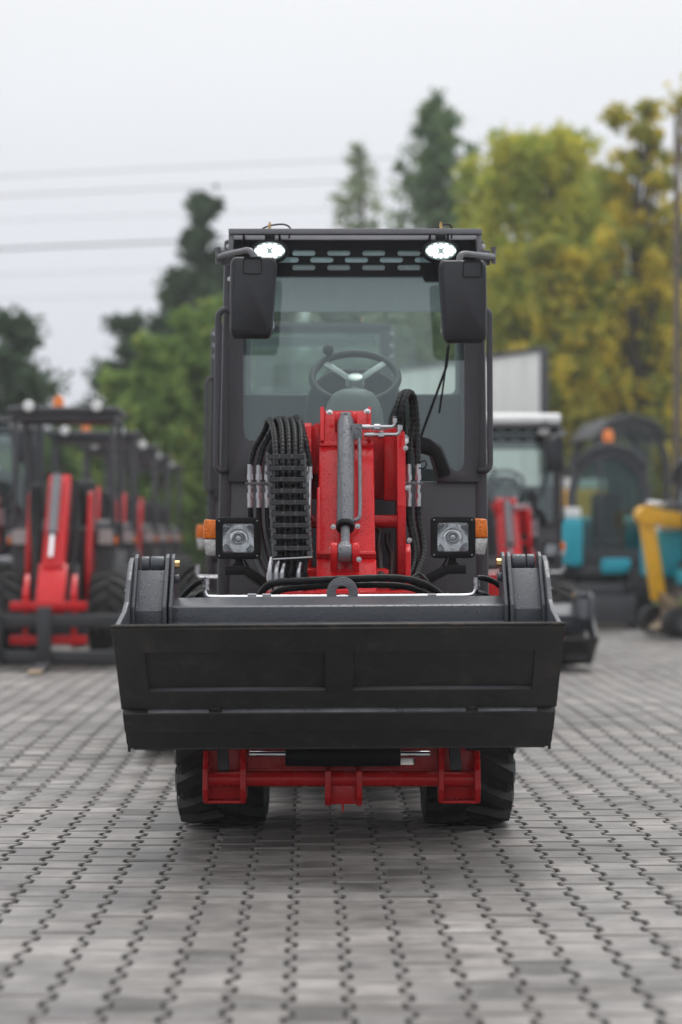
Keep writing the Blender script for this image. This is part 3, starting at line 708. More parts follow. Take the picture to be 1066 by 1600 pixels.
# ears and clevises at the head
for w0, w1 in ((-.1035, -.0875), (.0835, .0965)):
    mb = MB(); bbox(mb, sof(634, .02), sof(690, .01), w0, w1, -.05, .016, .003); mb.build('side_ear', M['red'], bm_o)
def lug(w0, w1, s, n, r, m='red', name='lug'):
    mb = MB(); mb.cyl(bp(s, w0, n), bp(s, w1, n), r, 24, bev=.003); a, b_ = bp(s, (w0+w1)/2, n), bp(s, (w0+w1)/2, n-r*1.2-.01); mb.bar(a, b_, w1-w0-.001, r*1.9, .002); return mb.build(name, M[m], bm_o)
sT = sof(654, .045); lug(-.047, -.027, sT, .040, .030); lug(.021, .041, sT, .040, .030)
sB = sof(868, .045); lug(-.062, -.036, sB-.01, .045, .042); lug(.020, .046, sB-.01, .045, .042)
cn = .048; s1, s2 = sof(822, cn), sof(872, cn); cw = -.006
mb = MB(); mb.cyl(bp(sT+.012, -.003, cn), bp(s1, cw, cn), .0325, 28, bev=.006); cyl_o = mb.build('tilt_cylinder', M['cyl'], ld, label='wet grey hydraulic cylinder along the front of the red boom')
mb = MB(); mb.cyl(bp(sT, -.024, cn-.004), bp(sT, .018, cn-.004), .026, 20, bev=.003); mb.cyl(bp(sT, -.003, cn+.02), bp(sT, -.003, cn+.03), .006, 8); mb.build('barrel_eye', M['cyl'], cyl_o)
mb = MB(); mb.cyl(bp(s1-.01, cw, cn), bp(s1+.012, cw, cn), .0355, 28, bev=.004); mb.build('gland', M['black'], cyl_o)
mb = MB(); mb.cyl(bp(s1, cw, cn), bp(s2, cw, cn), .017, 20); mb.build('rod', M['cyl'], cyl_o)
mb = MB(); mb.cyl(bp(sB-.01, -.034, cn), bp(sB-.01, .018, cn), .034, 24, bev=.006); mb.bar(bp(sB-.05, cw-.002, cn), bp(sB+.02, cw-.002, cn), .046, .05, .012); mb.build('rod_eye', M['cyl'], cyl_o)
# side pipe of the cylinder and two steel unions going right
pp = [bp(sof(678, cn), .03, cn), bp(sof(680, cn), .047, cn+.004), bp(sof(700, cn), .050, cn), bp(sof(795, cn), .050, cn), bp(sof(810, cn), .046, cn), bp(sof(814, cn), .026, cn)]
MB().tube(fillet(pp, .02), .0075, 10, smooth=False).build('oil_pipe', M['cyl'], cyl_o)
mb = MB(); mb.box(*sorted((bp(sT, .02, 0).x, bp(sT, .06, 0).x)), bp(sof(684, cn), 0, cn).y-.012, bp(sof(684, cn), 0, cn).y+.012, ZP(687, 9.36), ZP(663, 9.36), .004); mb.build('port_block', M['cyl'], cyl_o)
for (y0, xa, xb_, ye) in ((667.5, 563, 617, 657), (679.5, 569, 624, 668)):
    d = 9.35; mb = MB(); mb.tube(fillet([P(xa, y0, d), P(xb_-3, y0-.5, d), P(xb_, y0-4, d), P(xb_+1, ye-2, d)], .015), .0075, 10, smooth=False)
    mb.cyl(P(xa+3, y0, d), P(xa+15, y0, d), .0105, 12); mb.cyl(P(xa+22, y0, d), P(xa+31, y0, d), .0125, 6); mb.cyl(P(xb_+.5, ye+4, d), P(xb_+1, ye-6, d), .0115, 12); mb.build('steel_union', M['steel'], ld)
for px, py in ((515, 645), (574, 643.5)): put('bolt', BOLT, bm_o, P(px, py, 9.44), (R(-40), 0, 0), (1.3, 1.3, 1.3))
for px, py, d in ((521, 823, 9.0), (559, 822, 9.0), (519, 856, 8.93), (561, 874, 8.9)): put('bolt', BOLT, bm_o, P(px, py, d))
# --- hose runs to the right of the boom
rp_ = dict(ridge=.10, pitch=4, step=.0055)
hose('sleeved_hose', [P(618, 655, 9.35), P(621, 635, 9.37), P(627, 619, 9.42), P(634, 613, 9.48), P(641, 620, 9.52), P(645, 650, 9.52), P(640, 690, 9.48), P(639, 726, 9.42)], .0125, ld, **rp_)
hose('sleeved_hose', [P(625, 664, 9.35), P(628, 640, 9.35), P(633, 622, 9.38), P(639, 613, 9.44), P(647, 622, 9.48), P(651, 655, 9.47), P(652, 690, 9.44), P(653, 728, 9.40)], .0125, ld, **rp_)
hose('sleeved_hose', [P(650, 700, 9.55), P(648, 650, 9.56), P(640, 618, 9.54), P(632, 616, 9.5), P(629, 640, 9.52), P(631, 690, 9.6)], .012, ld, **rp_)
for px in (639, 653.5):
    mb = MB(); d = 9.40
    for (ya, yb, r_, sg) in ((725, 742, .0105, 14), (742, 750, .0135, 6), (750, 770, .0075, 12), (757, 763, .011, 6), (770, 778, .013, 6), (778, 795, .0105, 14)): mb.cyl(P(px, ya, d), P(px, yb, d), r_, sg)
    mb.build('hose_fitting', M['steel'], ld)
    k = px-639
    hose('sleeved_hose', [P(px, 792, 9.40), P(px+1, 815, 9.39), P(px+6, 840, 9.36), P(px+9-k*.1, 865, 9.30), P(px+5-k*.4, 890, 9.2), P(px-8, 912, 9.1)], .0125, ld, **rp_)
mb = MB(); mb.box(XP(628, 9.42), XP(660, 9.42), 9.39-RY, 9.45-RY, ZP(757.5, 9.4), ZP(753.5, 9.4), .001); mb.build('bulkhead_plate', M['greyl'], ld)
hose('cable', [P(655, 722, 9.37), P(664, 720, 9.36), P(667, 726, 9.36), P(662, 732, 9.37), P(655, 731, 9.38)], .003, ld, seg=6)
hose('cable', [P(596, 905, 9.0), P(592, 850, 9.25), P(594, 832, 9.3), P(588, 828, 9.35), P(580, 828, 9.4)], .012, ld, seg=10)
hose('cable', [P(611, 905, 9.0), P(612, 870, 9.2), P(606, 850, 9.3), P(606, 836, 9.35)], .012, ld, seg=10)
# --- hose runs to the left of the boom
for i, px in enumerate((391, 404.5, 418)):
    d = 9.38; mb = MB()
    for (ya, yb, r_, sg) in ((725, 741, .0105, 14), (741, 750, .0135, 6), (750, 772, .0075, 12), (757, 763, .011, 6), (770, 779, .013, 6), (779, 796, .0105, 14)): mb.cyl(P(px, ya, d), P(px, yb, d), r_, sg)
    mb.build('hose_fitting', M['steel'], ld)
    hose('hose', [P(px, 793, d), P(px+1, 820, d), P(px+6, 850, d-.02), P(px+14, 880, d-.1), P(px+26, 905, d-.2)], .0115, ld)
mb = MB(); mb.box(XP(384, 9.38), XP(426, 9.38), 9.35-RY, 9.41-RY, ZP(757.5, 9.38), ZP(753.5, 9.38), .001); mb.build('bulkhead_plate', M['greyl'], ld)
chain_top = [432, 442, 452, 462, 471]
pk = [(421, 655), (434, 653), (444, 653), (454, 654), (464, 657)]
start = [(391, 727), (404.5, 728), (418, 729), (430, 760), (440, 760)]
for i in range(5):
    a, b_ = start[i], pk[i]
    hose('sleeved_hose', [P(a[0], a[1], 9.38), P(a[0]+.25*(b_[0]-a[0])-1, a[1]-.35*(a[1]-b_[1]), 9.40), P(b_[0]-8, b_[1]+20, 9.40), P(b_[0]-1, b_[1]+2, 9.34),
          P(b_[0]+5, b_[1]+10, 9.26), P(b_[0]*.45+chain_top[i]*.55+3, 685, 9.16), P(chain_top[i], 716, 9.08), P(chain_top[i]+1, 760, 9.02), P(chain_top[i]+3, 820, 8.95), P(chain_top[i]+4, 872, 8.90), P(chain_top[i]+2-i*.3, 905, 8.88)], .0118, ld, **rp_)
hose('sleeved_hose', [P(452, 668, 9.42), P(462, 653, 9.36), P(470, 662, 9.30), P(477, 690, 9.22), P(482, 715, 9.18), P(484, 731, 9.16)], .0118, ld, **rp_)
mb = MB(); d = 9.15; mb.cyl(P(484, 729, d), P(484, 745, d), .0105, 14); mb.cyl(P(483.5, 740, d), P(483.5, 748, d), .0135, 6); mb.cyl(P(483.5, 748, d), P(482.5, 828, d-.05), .0085, 12); mb.cyl(P(482.5, 828, d-.05), P(482.5, 834, d-.05), .013, 6); mb.build('steel_pipe', M['steel'], ld)
mb = MB(); mb.cyl(P(475, 735, 9.1), P(476, 760, 9.1), .009, 12); mb.build('steel_pipe', M['steel'], ld)
# energy chain: eight links, each with two cheeks and a slatted cross bar
def chain_pt(t): return P(447+10.5*t, 712+160*t, 9.05-.16*t)
NL = 9
cdir = (chain_pt(1)-chain_pt(0)).normalized(); cL = (chain_pt(1)-chain_pt(0)).length/NL
hw_ = 29*9.0/F
link_root = None
for i in range(NL):
    c0, c1 = chain_pt(i/NL), chain_pt((i+1)/NL); mb = MB(); off = Vector((0, -.022, 0))
    for s in (-1, 1):
        mb.bar(c0+off+Vector((s*hw_, 0, 0))-cdir*.004, c1+off+Vector((s*hw_, 0, 0))+cdir*.004, .011, .040, .003)
        mb.bar(c0+off+Vector((s*(hw_-.009), -.012, 0))+cdir*.006, c1+off+Vector((s*(hw_-.009), -.012, 0))-cdir*.006, .010, .012, .002)
        m0 = c0.lerp(c1, .5)+off; mb.cyl(m0+Vector((s*(hw_+.004), 0, 0)), m0+Vector((s*(hw_+.009), 0, 0)), .007, 10)
    for k in (-1, 0, 1):
        mm = c0.lerp(c1, .12)+off+cdir*(k*.0062)+Vector((0, -.021, 0)); mb.bar(mm+Vector((-hw_, 0, 0)), mm+Vector((hw_, 0, 0)), .0052, .006 if k else .009, .001, up=(0, 0, 1))
    for s in (-.33, .33):
        mm = c0.lerp(c1, .12)+off+Vector((s*hw_*2*.5, -.0225, 0)); mb.bar(mm-cdir*.009, mm+cdir*.009, .006, .006, .001)
    mb.build('chain_link', M['chain'], ld)
mb = MB(); e = chain_pt(1.0)+Vector((0, -.045, 0)); mb.bar(e+Vector((-hw_-.004, 0, -.004)), e+Vector((hw_+.004, 0, .004)), .006, .012, .001, up=(0, 0, 1)); mb.build('chain_clip', M['steel'], ld)
# steel tails below the chain
for px, dy in ((423, 0), (433, 6), (442, 10), (455, 12), (468, 8), (478, 0)):
    mb = MB(); d = 8.86; mb.tube([P(px+2, 872+dy, d+.02), P(px-1, 888+dy*.6, d), P(px-2, 908, d), P(px-1, 925, d)], .0085, 10); mb.cyl(P(px-1, 895, d-.001), P(px-1.5, 906, d-.001), .012, 6); mb.build('hose_fitting', M['steel'] if px in (423, 433, 442, 468) else M['rubber'], ld)
# --- coupler at the foot of the boom
mb = MB(); mb.box(XP(405, 8.85), XP(660, 8.85), 8.83-RY, 9.0-RY, .42, .90, .015); mb.build('coupler_frame', M['redlow'], ld)
hose('hose', [P(406, 935, 8.72), P(413, 920, 8.70), P(430, 911, 8.68), P(470, 908, 8.66), P(540, 905, 8.66), P(610, 903, 8.66), P(650, 908, 8.66), P(676, 920, 8.68), P(692, 934, 8.70)], .0135, ld, ridge=.05, pitch=5)
hose('hose', [P(418, 934, 8.72), P(440, 922, 8.70), P(480, 917, 8.69), P(530, 915, 8.69), P(600, 914, 8.69), P(640, 918, 8.69), P(668, 930, 8.71)], .0115, ld, ridge=.05, pitch=5)
hose('hose', [P(640, 905, 8.7), P(655, 897, 8.75), P(668, 908, 8.72), P(682, 930, 8.7)], .006, ld)
c = P(535, 926, 8.62); ci = lambda r: [(r*math.cos(2*math.pi*k/32), r*math.sin(2*math.pi*k/32)) for k in range(32)]
mb = MB(); mb.plate(ci(.053), [ci(.026)], .022, Matrix.Translation(c) @ XZ(0), .003); mb.build('lifting_eye', M['greyl'], ld)

# --- bucket: rear shell plus front jaw, rolled a hair to the left
BX, BY, BZ = (529.3-CX)*8.1/F-RX, 8.33-RY, .70
def yz(poly): return [(d-RY-BY, z-BZ) for d, z in poly]
W_ = .732
def shell(poly, th):
    P2 = [Vector((a, b_)) for a, b_ in poly]; o1, o2 = [], []
    for i, p in enumerate(P2):
        t = (P2[min(i+1, len(P2)-1)]-P2[max(i-1, 0)]).normalized(); n = Vector((-t.y, t.x)); o1.append(p+n*th/2); o2.append(p-n*th/2)
    return o1+o2[::-1]
mb = MB(); mb.prism([tuple(v) for v in shell(yz([(8.56, .88), (8.70, .80), (8.775, .68), (8.77, .55), (8.70, .45), (8.56, .385), (8.37, .372)]), .014)], 'x', -W_+.02, W_-.02)
bk = mb.build('bucket', M['bucket'], ld, loc=(BX, BY, BZ)); bk.rotation_euler = (0, R(-.36), 0)
jawp = yz([(7.87, .815), (8.34, .385), (8.42, .40), (8.55, .62), (8.58, .86), (8.52, 1.00), (8.46, 1.03), (8.39, 1.01), (8.30, .955), (8.22, .88), (8.12, .85)])
for s in (-1, 1):
    a, b_ = sorted((s*(W_-.004), s*(W_-.020)))
    MB().prism(jawp, 'x', a, b_, .002).build('side_plate', M['bracket'], bk)
# front plane of the jaw
L0, L1 = Vector((7.85, .81)), Vector((8.335, .383)); LD = (L1-L0); LLEN = LD.length; LD.normalize(); LN = Vector((-LD.y, LD.x))  # in (d,z)
if LN.x > 0: LN = -LN
def vof(py):
    lo, hi = -.1, 1.2
    for _ in range(50):
        m_ = (lo+hi)/2; q = L0+LD*LLEN*m_
        if HY+(H-q.y)*F/q.x < py: lo = m_
        else: hi = m_
    return (lo+hi)/2*LLEN
def uof(px, py):
    q = L0+LD*vof(py); return (px-CX)*q.x/F-RX-BX
# matrix: plate x->X, y-> down the slope, z -> outward normal
def jaw_m(off):
    o_ = L0+LN*off
    return Matrix(((1, 0, 0, 0), (0, LD.x, LN.x, o_.x-RY-BY), (0, LD.y, LN.y, o_.y-BZ), (0, 0, 0, 1)))
vA, vB, v1, v2, v3 = vof(1013), vof(1075), vof(1101), vof(1131), LLEN
mb = MB(); mb.plate([(-W_, .004), (W_, .004), (W_, v3-.004), (-W_, v3-.004)], [], .012, jaw_m(-.008)); jaw = mb.build('jaw_plate', M['bucket'], bk, smooth=False)
xL0, xL1, xR0, xR1 = uof(229, 1044), uof(509, 1044), uof(551, 1044), uof(834, 1044)
mb = MB(); mb.plate([(-W_-.001, .0), (W_+.001, .0), (W_+.001, v1), (-W_-.001, v1)], [rrect(xL0, xL1, vA, vB, .006, 3), rrect(xR0, xR1, vA, vB, .006, 3)], .015, jaw_m(.0055), .0015); mb.build('stiffener_frame', M['bucket'], bk, smooth=False)
mb = MB(); mb.plate([(-W_+.004, v1+.012), (W_-.004, v1+.012), (W_-.004, v2), (-W_+.004, v2)], [], .026, jaw_m(.016), .002); mb.build('wear_strip', M['bucket'], bk, smooth=False)
mb = MB(); mb.plate([(-W_+.012, v2+.002), (W_-.012, v2+.002), (W_-.012, v3+.006), (-W_+.012, v3+.006)], [], .010, jaw_m(.003), .002); mb.build('heel_plate', M['bucket'], bk, smooth=False)
for xa, xb_ in ((232, 326), (347, 727), (747, 838)):
    mb = MB(); mb.plate([(uof(xa, 1101), v1+.0060), (uof(xb_, 1101), v1+.0060), (uof(xb_, 1101), v1+.0122), (uof(xa, 1101), v1+.0122)], [], .014, jaw_m(.018), .001); mb.build('glint_strip', M['edge'], bk, smooth=False)  # painted glint: pale strips where the ledge catches the sky
for xa, xb_ in ((xL0, xL1), (xR0, xR1)):
    mb = MB(); mb.plate([(xa, vB-.004), (xb_, vB-.004), (xb_, vB+.0), (xa, vB+.0)], [], .012, jaw_m(.0035), .001); mb.build('ledge_glint', M['greyl'], bk, smooth=False)  # dimmer painted highlight on the lower ledge of each recess
for px in (337, 737):
    x = uof(px, 1101); mb = MB(); mb.plate([(x-.016, v1-.003), (x+.016, v1-.003), (x+.016, v1+.016), (x-.016, v1+.016)], [], .012, jaw_m(.013), .001); mb.build('weld_tab', M['bucket'], bk, smooth=False)
mb = MB(); q = L0; mb.prism(yz([(7.838, .818), (7.836, .813), (7.87, .783), (7.90, .790)]), 'x', -W_-.006, W_+.006, .001); mb.build('cutting_edge', M['lip'], bk, smooth=False, label='scuffed bare steel lip of the bucket')
for s in (-1, 1):
    mb = MB(); mb.prism(yz([(8.325, .405), (8.345, .36), (8.36, .372), (8.36, .405)]), 'x', *sorted((s*(W_-.012), s*(W_-.002))), .001); mb.build('corner_tab', M['bucket'], bk)
# cross beam between the hinge brackets
mb = MB(); mb.prism(yz([(8.33, .858), (8.345, .864), (8.56, .886), (8.60, .88), (8.60, .74), (8.33, .74)]), 'x', -W_+.15, W_-.15, .003); mb.build('cross_beam', M['bracket'], bk)
mb = MB(); mb.prism(yz([(8.31, .806), (8.325, .808), (8.325, .70), (8.31, .70)]), 'x', -W_+.16, W_-.16, .002); mb.build('beam_lip', M['bracket'], bk)
for s in (-1, 1):
    arm = yz([(8.27, .72), (8.27, .862), (8.40, .985), (8.44, 1.028), (8.48, 1.042), (8.53, 1.03), (8.57, .97), (8.62, .72)])
    o1, o2 = W_-.022, W_-.142
    mb = MB(); mb.prism(arm, 'x', *sorted((s*(o1), s*(o1-.012))), .002); hb = mb.build('hinge_bracket', M['bracket'], bk)
    mb = MB(); mb.prism(arm, 'x', *sorted((s*(o2), s*(o2+.012))), .002); mb.build('bracket_cheek', M['bracket'], hb)
    mb = MB(); mb.prism([(a+.03, b_) for a, b_ in arm], 'x', *sorted((s*(o2-.018), s*(o2-.006))), .002); mb.build('bracket_cheek', M['bracket'], hb)
    mb = MB(); mb.prism(yz([(8.285, .72), (8.285, .848), (8.425, .985), (8.47, .985), (8.55, .72)]), 'x', *sorted((s*(o1-.0125), s*(o2+.0125))), .002); mb.build('bracket_block', M['bracket'], hb)
    pz = yz([(8.475, 1.005)])[0]
    mb = MB(); mb.cyl((s*(o1-.022), *pz), (s*(o1-.050), *pz), .029, 24, bev=.003); mb.cyl((s*(o1-.054), *pz), (s*(o2+.018), *pz), .029, 24, bev=.003); mb.build('hinge_bush', M['bracket'], hb)
    mb = MB(); mb.cyl((s*(o2-.018), *pz), (s*(o2-.034), *pz), .014, 6); mb.build('bolt', M['brass'], hb)
    pz2 = yz([(8.44, .955)])[0]
    mb = MB(); mb.cyl((s*(o2-.018), *pz2), (s*(o2-.036), *pz2), .016, 16, bev=.003); mb.build('pin_head', M['bracket'], hb)
    pz3 = yz([(8.45, .95)])[0]; mb = MB(); mb.bar((s*(W_+.000), pz3[0]-.01, pz3[1]-.045), (s*(W_+.000), pz3[0]+.01, pz3[1]+.055), .010, .05, .004); mb.cyl((s*W_, pz3[0], pz3[1]-.04), (s*(W_+.016), pz3[0], pz3[1]-.04), .008, 8); mb.build('pin_keeper', M['bracket'], hb)
# chrome pipe along the beam with its bent ends and fittings
mb = MB(); d = 8.62; mb.tube(fillet([P(322, 908, d), P(320, 922, d), P(323, 932.5, d), P(345, 933, d), P(730, 930.5, d), P(741, 928, d), P(744, 918, d), P(746, 906, d)], .03), .0072, 12, smooth=False); cp = mb.build('oil_pipe', M['chrome'], ld, label='bright bent oil pipe running along the top of the bucket')
for (px, py, s) in ((322, 912, -1), (745.5, 910, 1)):
    mb = MB(); mb.cyl(P(px, py+8, d), P(px-s*1, py-8, d), .0105, 12); mb.cyl(P(px, py+1, d), P(px, py-4, d), .014, 6); mb.cyl(P(px, py+10, d), P(px, py+5, d), .013, 6); mb.build('pipe_fitting', M['steel'], cp)
for px in (394, 417, 675):
    mb = MB(); c = P(px, 930, d); mb.box(c.x-.016, c.x+.016, c.y-.014, c.y+.02, c.z-.004, c.z+.006, .002); mb.build('pipe_clip', M['steel'], cp)
hose('hose', [P(321, 907, d), P(314, 908, d+.02), P(303, 915, d+.03), P(290, 927, d+.04), P(276, 943, d+.05)], .0105, ld, ridge=.06, pitch=4)
hose('hose', [P(323, 921, d), P(312, 928, d+.05), P(296, 945, d+.06)], .008, ld)
hose('hose', [P(746, 904, d), P(755, 903, d+.01), P(772, 909, d+.02), P(786, 920, d+.03), P(803, 940, d+.04)], .0105, ld, ridge=.06, pitch=4)
hose('hose', [P(745, 925, d), P(757, 928, d+.05), P(772, 938, d+.06)], .008, ld)
# --- quick hitch under the bucket
d = 8.75; q_ = lambda px: XP(px, d); zq = lambda py: ZP(py, d)
mb = MB(); mb.cyl((q_(320), d-RY, zq(1217)), (q_(749), d-RY, zq(1217)), .0275, 24); hitch = mb.build('hitch_frame', M['redlow'], ld)
MB().box(q_(330), q_(740), d+.045-RY, d+.06-RY, zq(1208), zq(1203), .001).build('tube_lip', M['redlow'], hitch)
for x0, x1 in ((318, 385), (685, 750)):
    for xa, xb_ in ((x0, x0+8), (x1-9, x1)):
        mb = MB(); mb.prism([(d-.055-RY, zq(1232)), (d-.045-RY, zq(1200)), (d-.01-RY, zq(1180)), (d-.0-RY, zq(1150)), (d+.16-RY, zq(1140)), (d+.16-RY, zq(1252)), (d-.02-RY, zq(1254))], 'x', q_(xa), q_(xb_), .003); mb.build('hitch_cheek', M['redlow'], hitch)
    mb = MB(); mb.box(q_(x0+8), q_(x1-9), d+.03-RY, d+.05-RY, zq(1250), zq(1150), .002); mb.build('hitch_back', M['redlow'], hitch)
    mb = MB(); mb.box(q_(x0+4), q_(x1-4), d-.02-RY, d+.1-RY, zq(1254.5), zq(1250.5), .001); mb.build('hitch_floor', M['redlow'], hitch)
for xa, xb_ in ((508, 517.5), (557, 566)):
    mb = MB(); mb.prism([(d-.045-RY, zq(1245)), (d-.045-RY, zq(1203)), (d+.08-RY, zq(1195)), (d+.08-RY, zq(1262)), (d-.02-RY, zq(1258))], 'x', q_(xa), q_(xb_), .003); mb.build('centre_lug', M['redlow'], hitch)
mb = MB(); mb.box(q_(517.5), q_(557), d-.01-RY, d+.02-RY, zq(1256), zq(1226), .002); mb.cyl(P(536, 1255, d), P(536, 1268, d), .004, 8); mb.build('centre_block', M['redlow'], hitch)
mb = MB(); mb.plate([(q_(386), zq(1206)), (q_(684), zq(1206)), (q_(684), zq(1120)), (q_(386), zq(1120))], [rrect(q_(616), q_(650), zq(1198), zq(1187), .011)], .012, XZ(d+.07-RY)); mb.build('hitch_plate', M['redlow'], hitch, smooth=False)
mb = MB(); mb.cyl((q_(446), d-.0-RY, zq(1181)), (q_(626), d-.0-RY, zq(1181)), .038, 24, bev=.004); lc = mb.build('locking_cylinder', M['black'], ld)
mb = MB(); mb.cyl((q_(390), d-.0-RY, zq(1178)), (q_(446), d-.0-RY, zq(1178)), .012, 16); mb.cyl((q_(626), d-.0-RY, zq(1178)), (q_(672), d-.0-RY, zq(1178)), .012, 16); mb.build('rod', M['chrome'], lc)
for x in (337, 700):
    mb = MB(); mb.bar((q_(x+13), d+.0-RY, zq(1204)), (q_(x+8), d+.06-RY, zq(1140)), .04, .022, .003); mb.build('hitch_hook', M['dark'], hitch)
    mb = MB(); mb.box(q_(x-24 if x < 500 else x+28), q_(x+2 if x < 500 else x+56), d-.03-RY, d+.02-RY, zq(1172), zq(1160), .003); mb.build('stop_block', M['black'], hitch)

# ------------------------------------------------------------------ loaders in the yard
def WX(px, d): return (px-CX)*d/F
def WZ(py, d): return H-(py-HY)*d/F
def place_copy(src, px, d, label, group=None, rz=0, y_off=0):
    c = copy_tree(src); c.location = (WX(px, d), d, 0); c.rotation_euler = (0, 0, rz); c['label'] = label
    if group: c['group'] = group
    return c
def child(root, name):
    return [k for k in KIDS[root.name] if k.name.split('.')[0] == name]
OFF = {}
def lamp_off(l):
    if l.data.name not in OFF:
        me = l.data.copy(); me.materials.clear(); me.materials.append(M['clear']); OFF[l.data.name] = me
    l.data = OFF[l.data.name]
GRP = 'loaders parked in the yard'
ld['group'] = GRP
right = place_copy(ld, 794, 20.9, 'blurred red and charcoal cab loader with white roof, right of the centre loader', GRP, R(0.5))
child(right, 'bucket')[0].location.z -= .36; child(right, 'bucket')[0].rotation_euler.x = R(18)
for n in ('work_light', 'steering_wheel'):
    for k in child(right, n):
        if n == 'work_light':
            for l in KIDS.get(k.name, []): lamp_off(l)     # its lamps are off
mb = MB(); mb.prism([(cy0-.06, zt+.032), (cy0-.05, zt+.10), (cy0+.05, zt+.125), (cy1, zt+.125), (cy1+.05, zt+.032)], 'x', cabx(356), cabx(754), .01); mb.build('roof_cap', M['whitepaint'], right)
far = place_copy(ld, -42, 24.5, 'blurred cab loader at the left edge with a pale teal window', GRP, R(2))
for k in child(far, 'work_light'):
    for l in KIDS.get(k.name, []): lamp_off(l)

def drop(o):
    for k in KIDS.pop(o.name, []): drop(k)
    bpy.data.objects.remove(o)
def discard(root, name):
    for k in child(root, name):
        KIDS[root.name].remove(k); drop(k)
behind = place_copy(ld, 459, 13.45, 'charcoal cab loader parked right behind the centre loader, its edge showing left of it', GRP, 0)
child(behind, 'bucket')[0].location.z -= .40
for n in ('slotted_header', 'wiper_arm', 'wiper_blade', 'work_light', 'light_bar', 'bar_stay', 'mirror', 'mirror_arm', 'mirror_bracket', 'lead'): discard(behind, n)
discard(behind, 'rear_panel'); discard(behind, 'rear_trim')
mb = MB(); mb.plate(rear_o, [rrect(cabx(372), cabx(738), 1.32, zt-.02, .03)], .03, XZ(cy1)); rp2 = mb.build('rear_panel', M['interior'], behind, smooth=False)
MB().box(cabx(370), cabx(740), cy1-.003, cy1+.003, 1.31, zt-.01, 0).build('pane', M['glass'], rp2, smooth=False)
for k in child(behind, 'roof'): 
    me = k.data.copy(); me.materials.clear(); me.materials.append(M['grey']); k.data = me
right.scale = (.9,)*3
def open_loader(loc, label, rz=0):
    t = tag(empty('canopy_loader', loc, rz), label, 'loader', GRP)
    for x, s in ((-.45, -1), (.45, 1)):
        wheel(t, x, 0, s); wheel(t, x, 1.45, s)
    MB().box(-.2, .2, -.25, .6, .3, .85, .03).build('front_frame', M['dark'], t)
    mb = MB(); mb.box(-.46, .46, .55, 2.1, .55, .98, .05); mb.box(-.42, .42, 1.35, 2.15, .9, 1.25, .08, 3); mb.build('body', M['dark'], t)
    mb = MB(); mb.box(-.24, .24, 1.05, 1.3, 1.0, 1.14, .04, 3); mb.box(-.23, .23, 1.25, 1.38, 1.05, 1.62, .05, 3); mb.build('seat', M['seat'], t)
    mb = MB(); mb.box(-.45, .45, .45, .56, .62, 1.18, .03); mb.build('front_panel', M['dark'], t)
    for x in (-.44, .44):
        for y in (.5, 1.45): MB().bar((x, y, .9), (x*.98, y+.02, 2.2), .05, .05, .01).build('canopy_post', M['grey'], t)
    mb = MB(); mb.box(-.50, .50, .42, 1.55, 2.19, 2.25, .02); mb.box(-.46, .46, .46, 1.5, 2.13, 2.19, .01); mb.build('canopy_roof', M['grey'], t)
    mb = MB(); mb.tube([(.15*math.cos(2*math.pi*k/28), .86+.08*math.sin(2*math.pi*k/28), 1.5+.12*math.sin(2*math.pi*k/28)) for k in range(28)], .014, 8, smooth=False, closed=True); mb.bar((0, .86, 1.5), (0, .6, 1.0), .04, .04, .01); mb.build('steering_wheel', M['seat'], t)
    # boom: tower plates, box boom, ram
    for x in (-.26, .26): MB().prism([(-.15, .55), (-.1, .95), (.15, 1.45), (.3, 1.5), (.42, 1.3), (.42, .55)], 'x', x-.02, x+.02, .004).build('tower_plate', M['red'], t)
    mb = MB(); mb.bar((0, .20, 1.58), (0, -.50, .78), .19, .19, .012); bo = mb.build('boom', M['red'], t)
    mb = MB(); mb.bar((0, -.46, .82), (0, -.85, .45), .24, .15, .01); mb.build('inner_boom', M['red'], bo)
    mb = MB(); mb.cyl((-.02, .04, 1.62), (-.02, -.38, 1.12), .042, 16); cy = mb.build('tilt_cylinder', M['cyl'], t); MB().cyl((-.02, -.38, 1.12), (-.02, -.55, .92), .02, 12).build('rod', M['chrome'], cy)
    for x, n in ((-.17, 5), (.2, 2)):
        for k in range(n): hose('hose', [(x-.04*k*math.copysign(1, x)*-.5, .2, 1.2), (x-.03*k*.5, .08, 1.55), (x*.9-.02*k, -.1, 1.3), (x*.8, -.6, .7)], .014, t, seg=6, step=.06)
    # carriage and forks
    for z in (.52, .24): MB().box(-.32, .32, -.98, -.88, z-.038, z+.038, .012).build('carriage_bar', M['red'], t)
    for x in (-.2, .2): MB().prism([(-.9, .18), (-.9, .62), (-.7, .78), (-.62, .55), (-.78, .18)], 'x', x-.02, x+.02, .004).build('carriage_plate', M['red'], t)
    for z in (.40, .10): MB().box(-.62, .62, -1.06, -1.0, z-.055, z+.055, .008).build('fork_rail', M['chain'], t)
    for x in (-.575, .575): MB().box(x-.03, x+.03, -1.05, -1.01, .1, .45, .006).build('rail_end', M['dark'], t)
    for x in (-.43, -.02):
        mb = MB(); mb.box(x-.06, x+.06, -1.13, -1.07, .04, .52, .008); mb.prism([(-1.09, .025), (-1.09, .075), (-1.55, .055), (-1.72, .035), (-1.72, .025)], 'x', x-.06, x+.06, .004); fk = mb.build('fork', M['chain'], t)
        mb = MB(); mb.prism([(-1.72, .0235), (-1.72, .0365), (-1.95, .03), (-2.0, .0235)], 'x', x-.055, x+.055, .002); mb.build('fork_tip', M['worn'], fk)
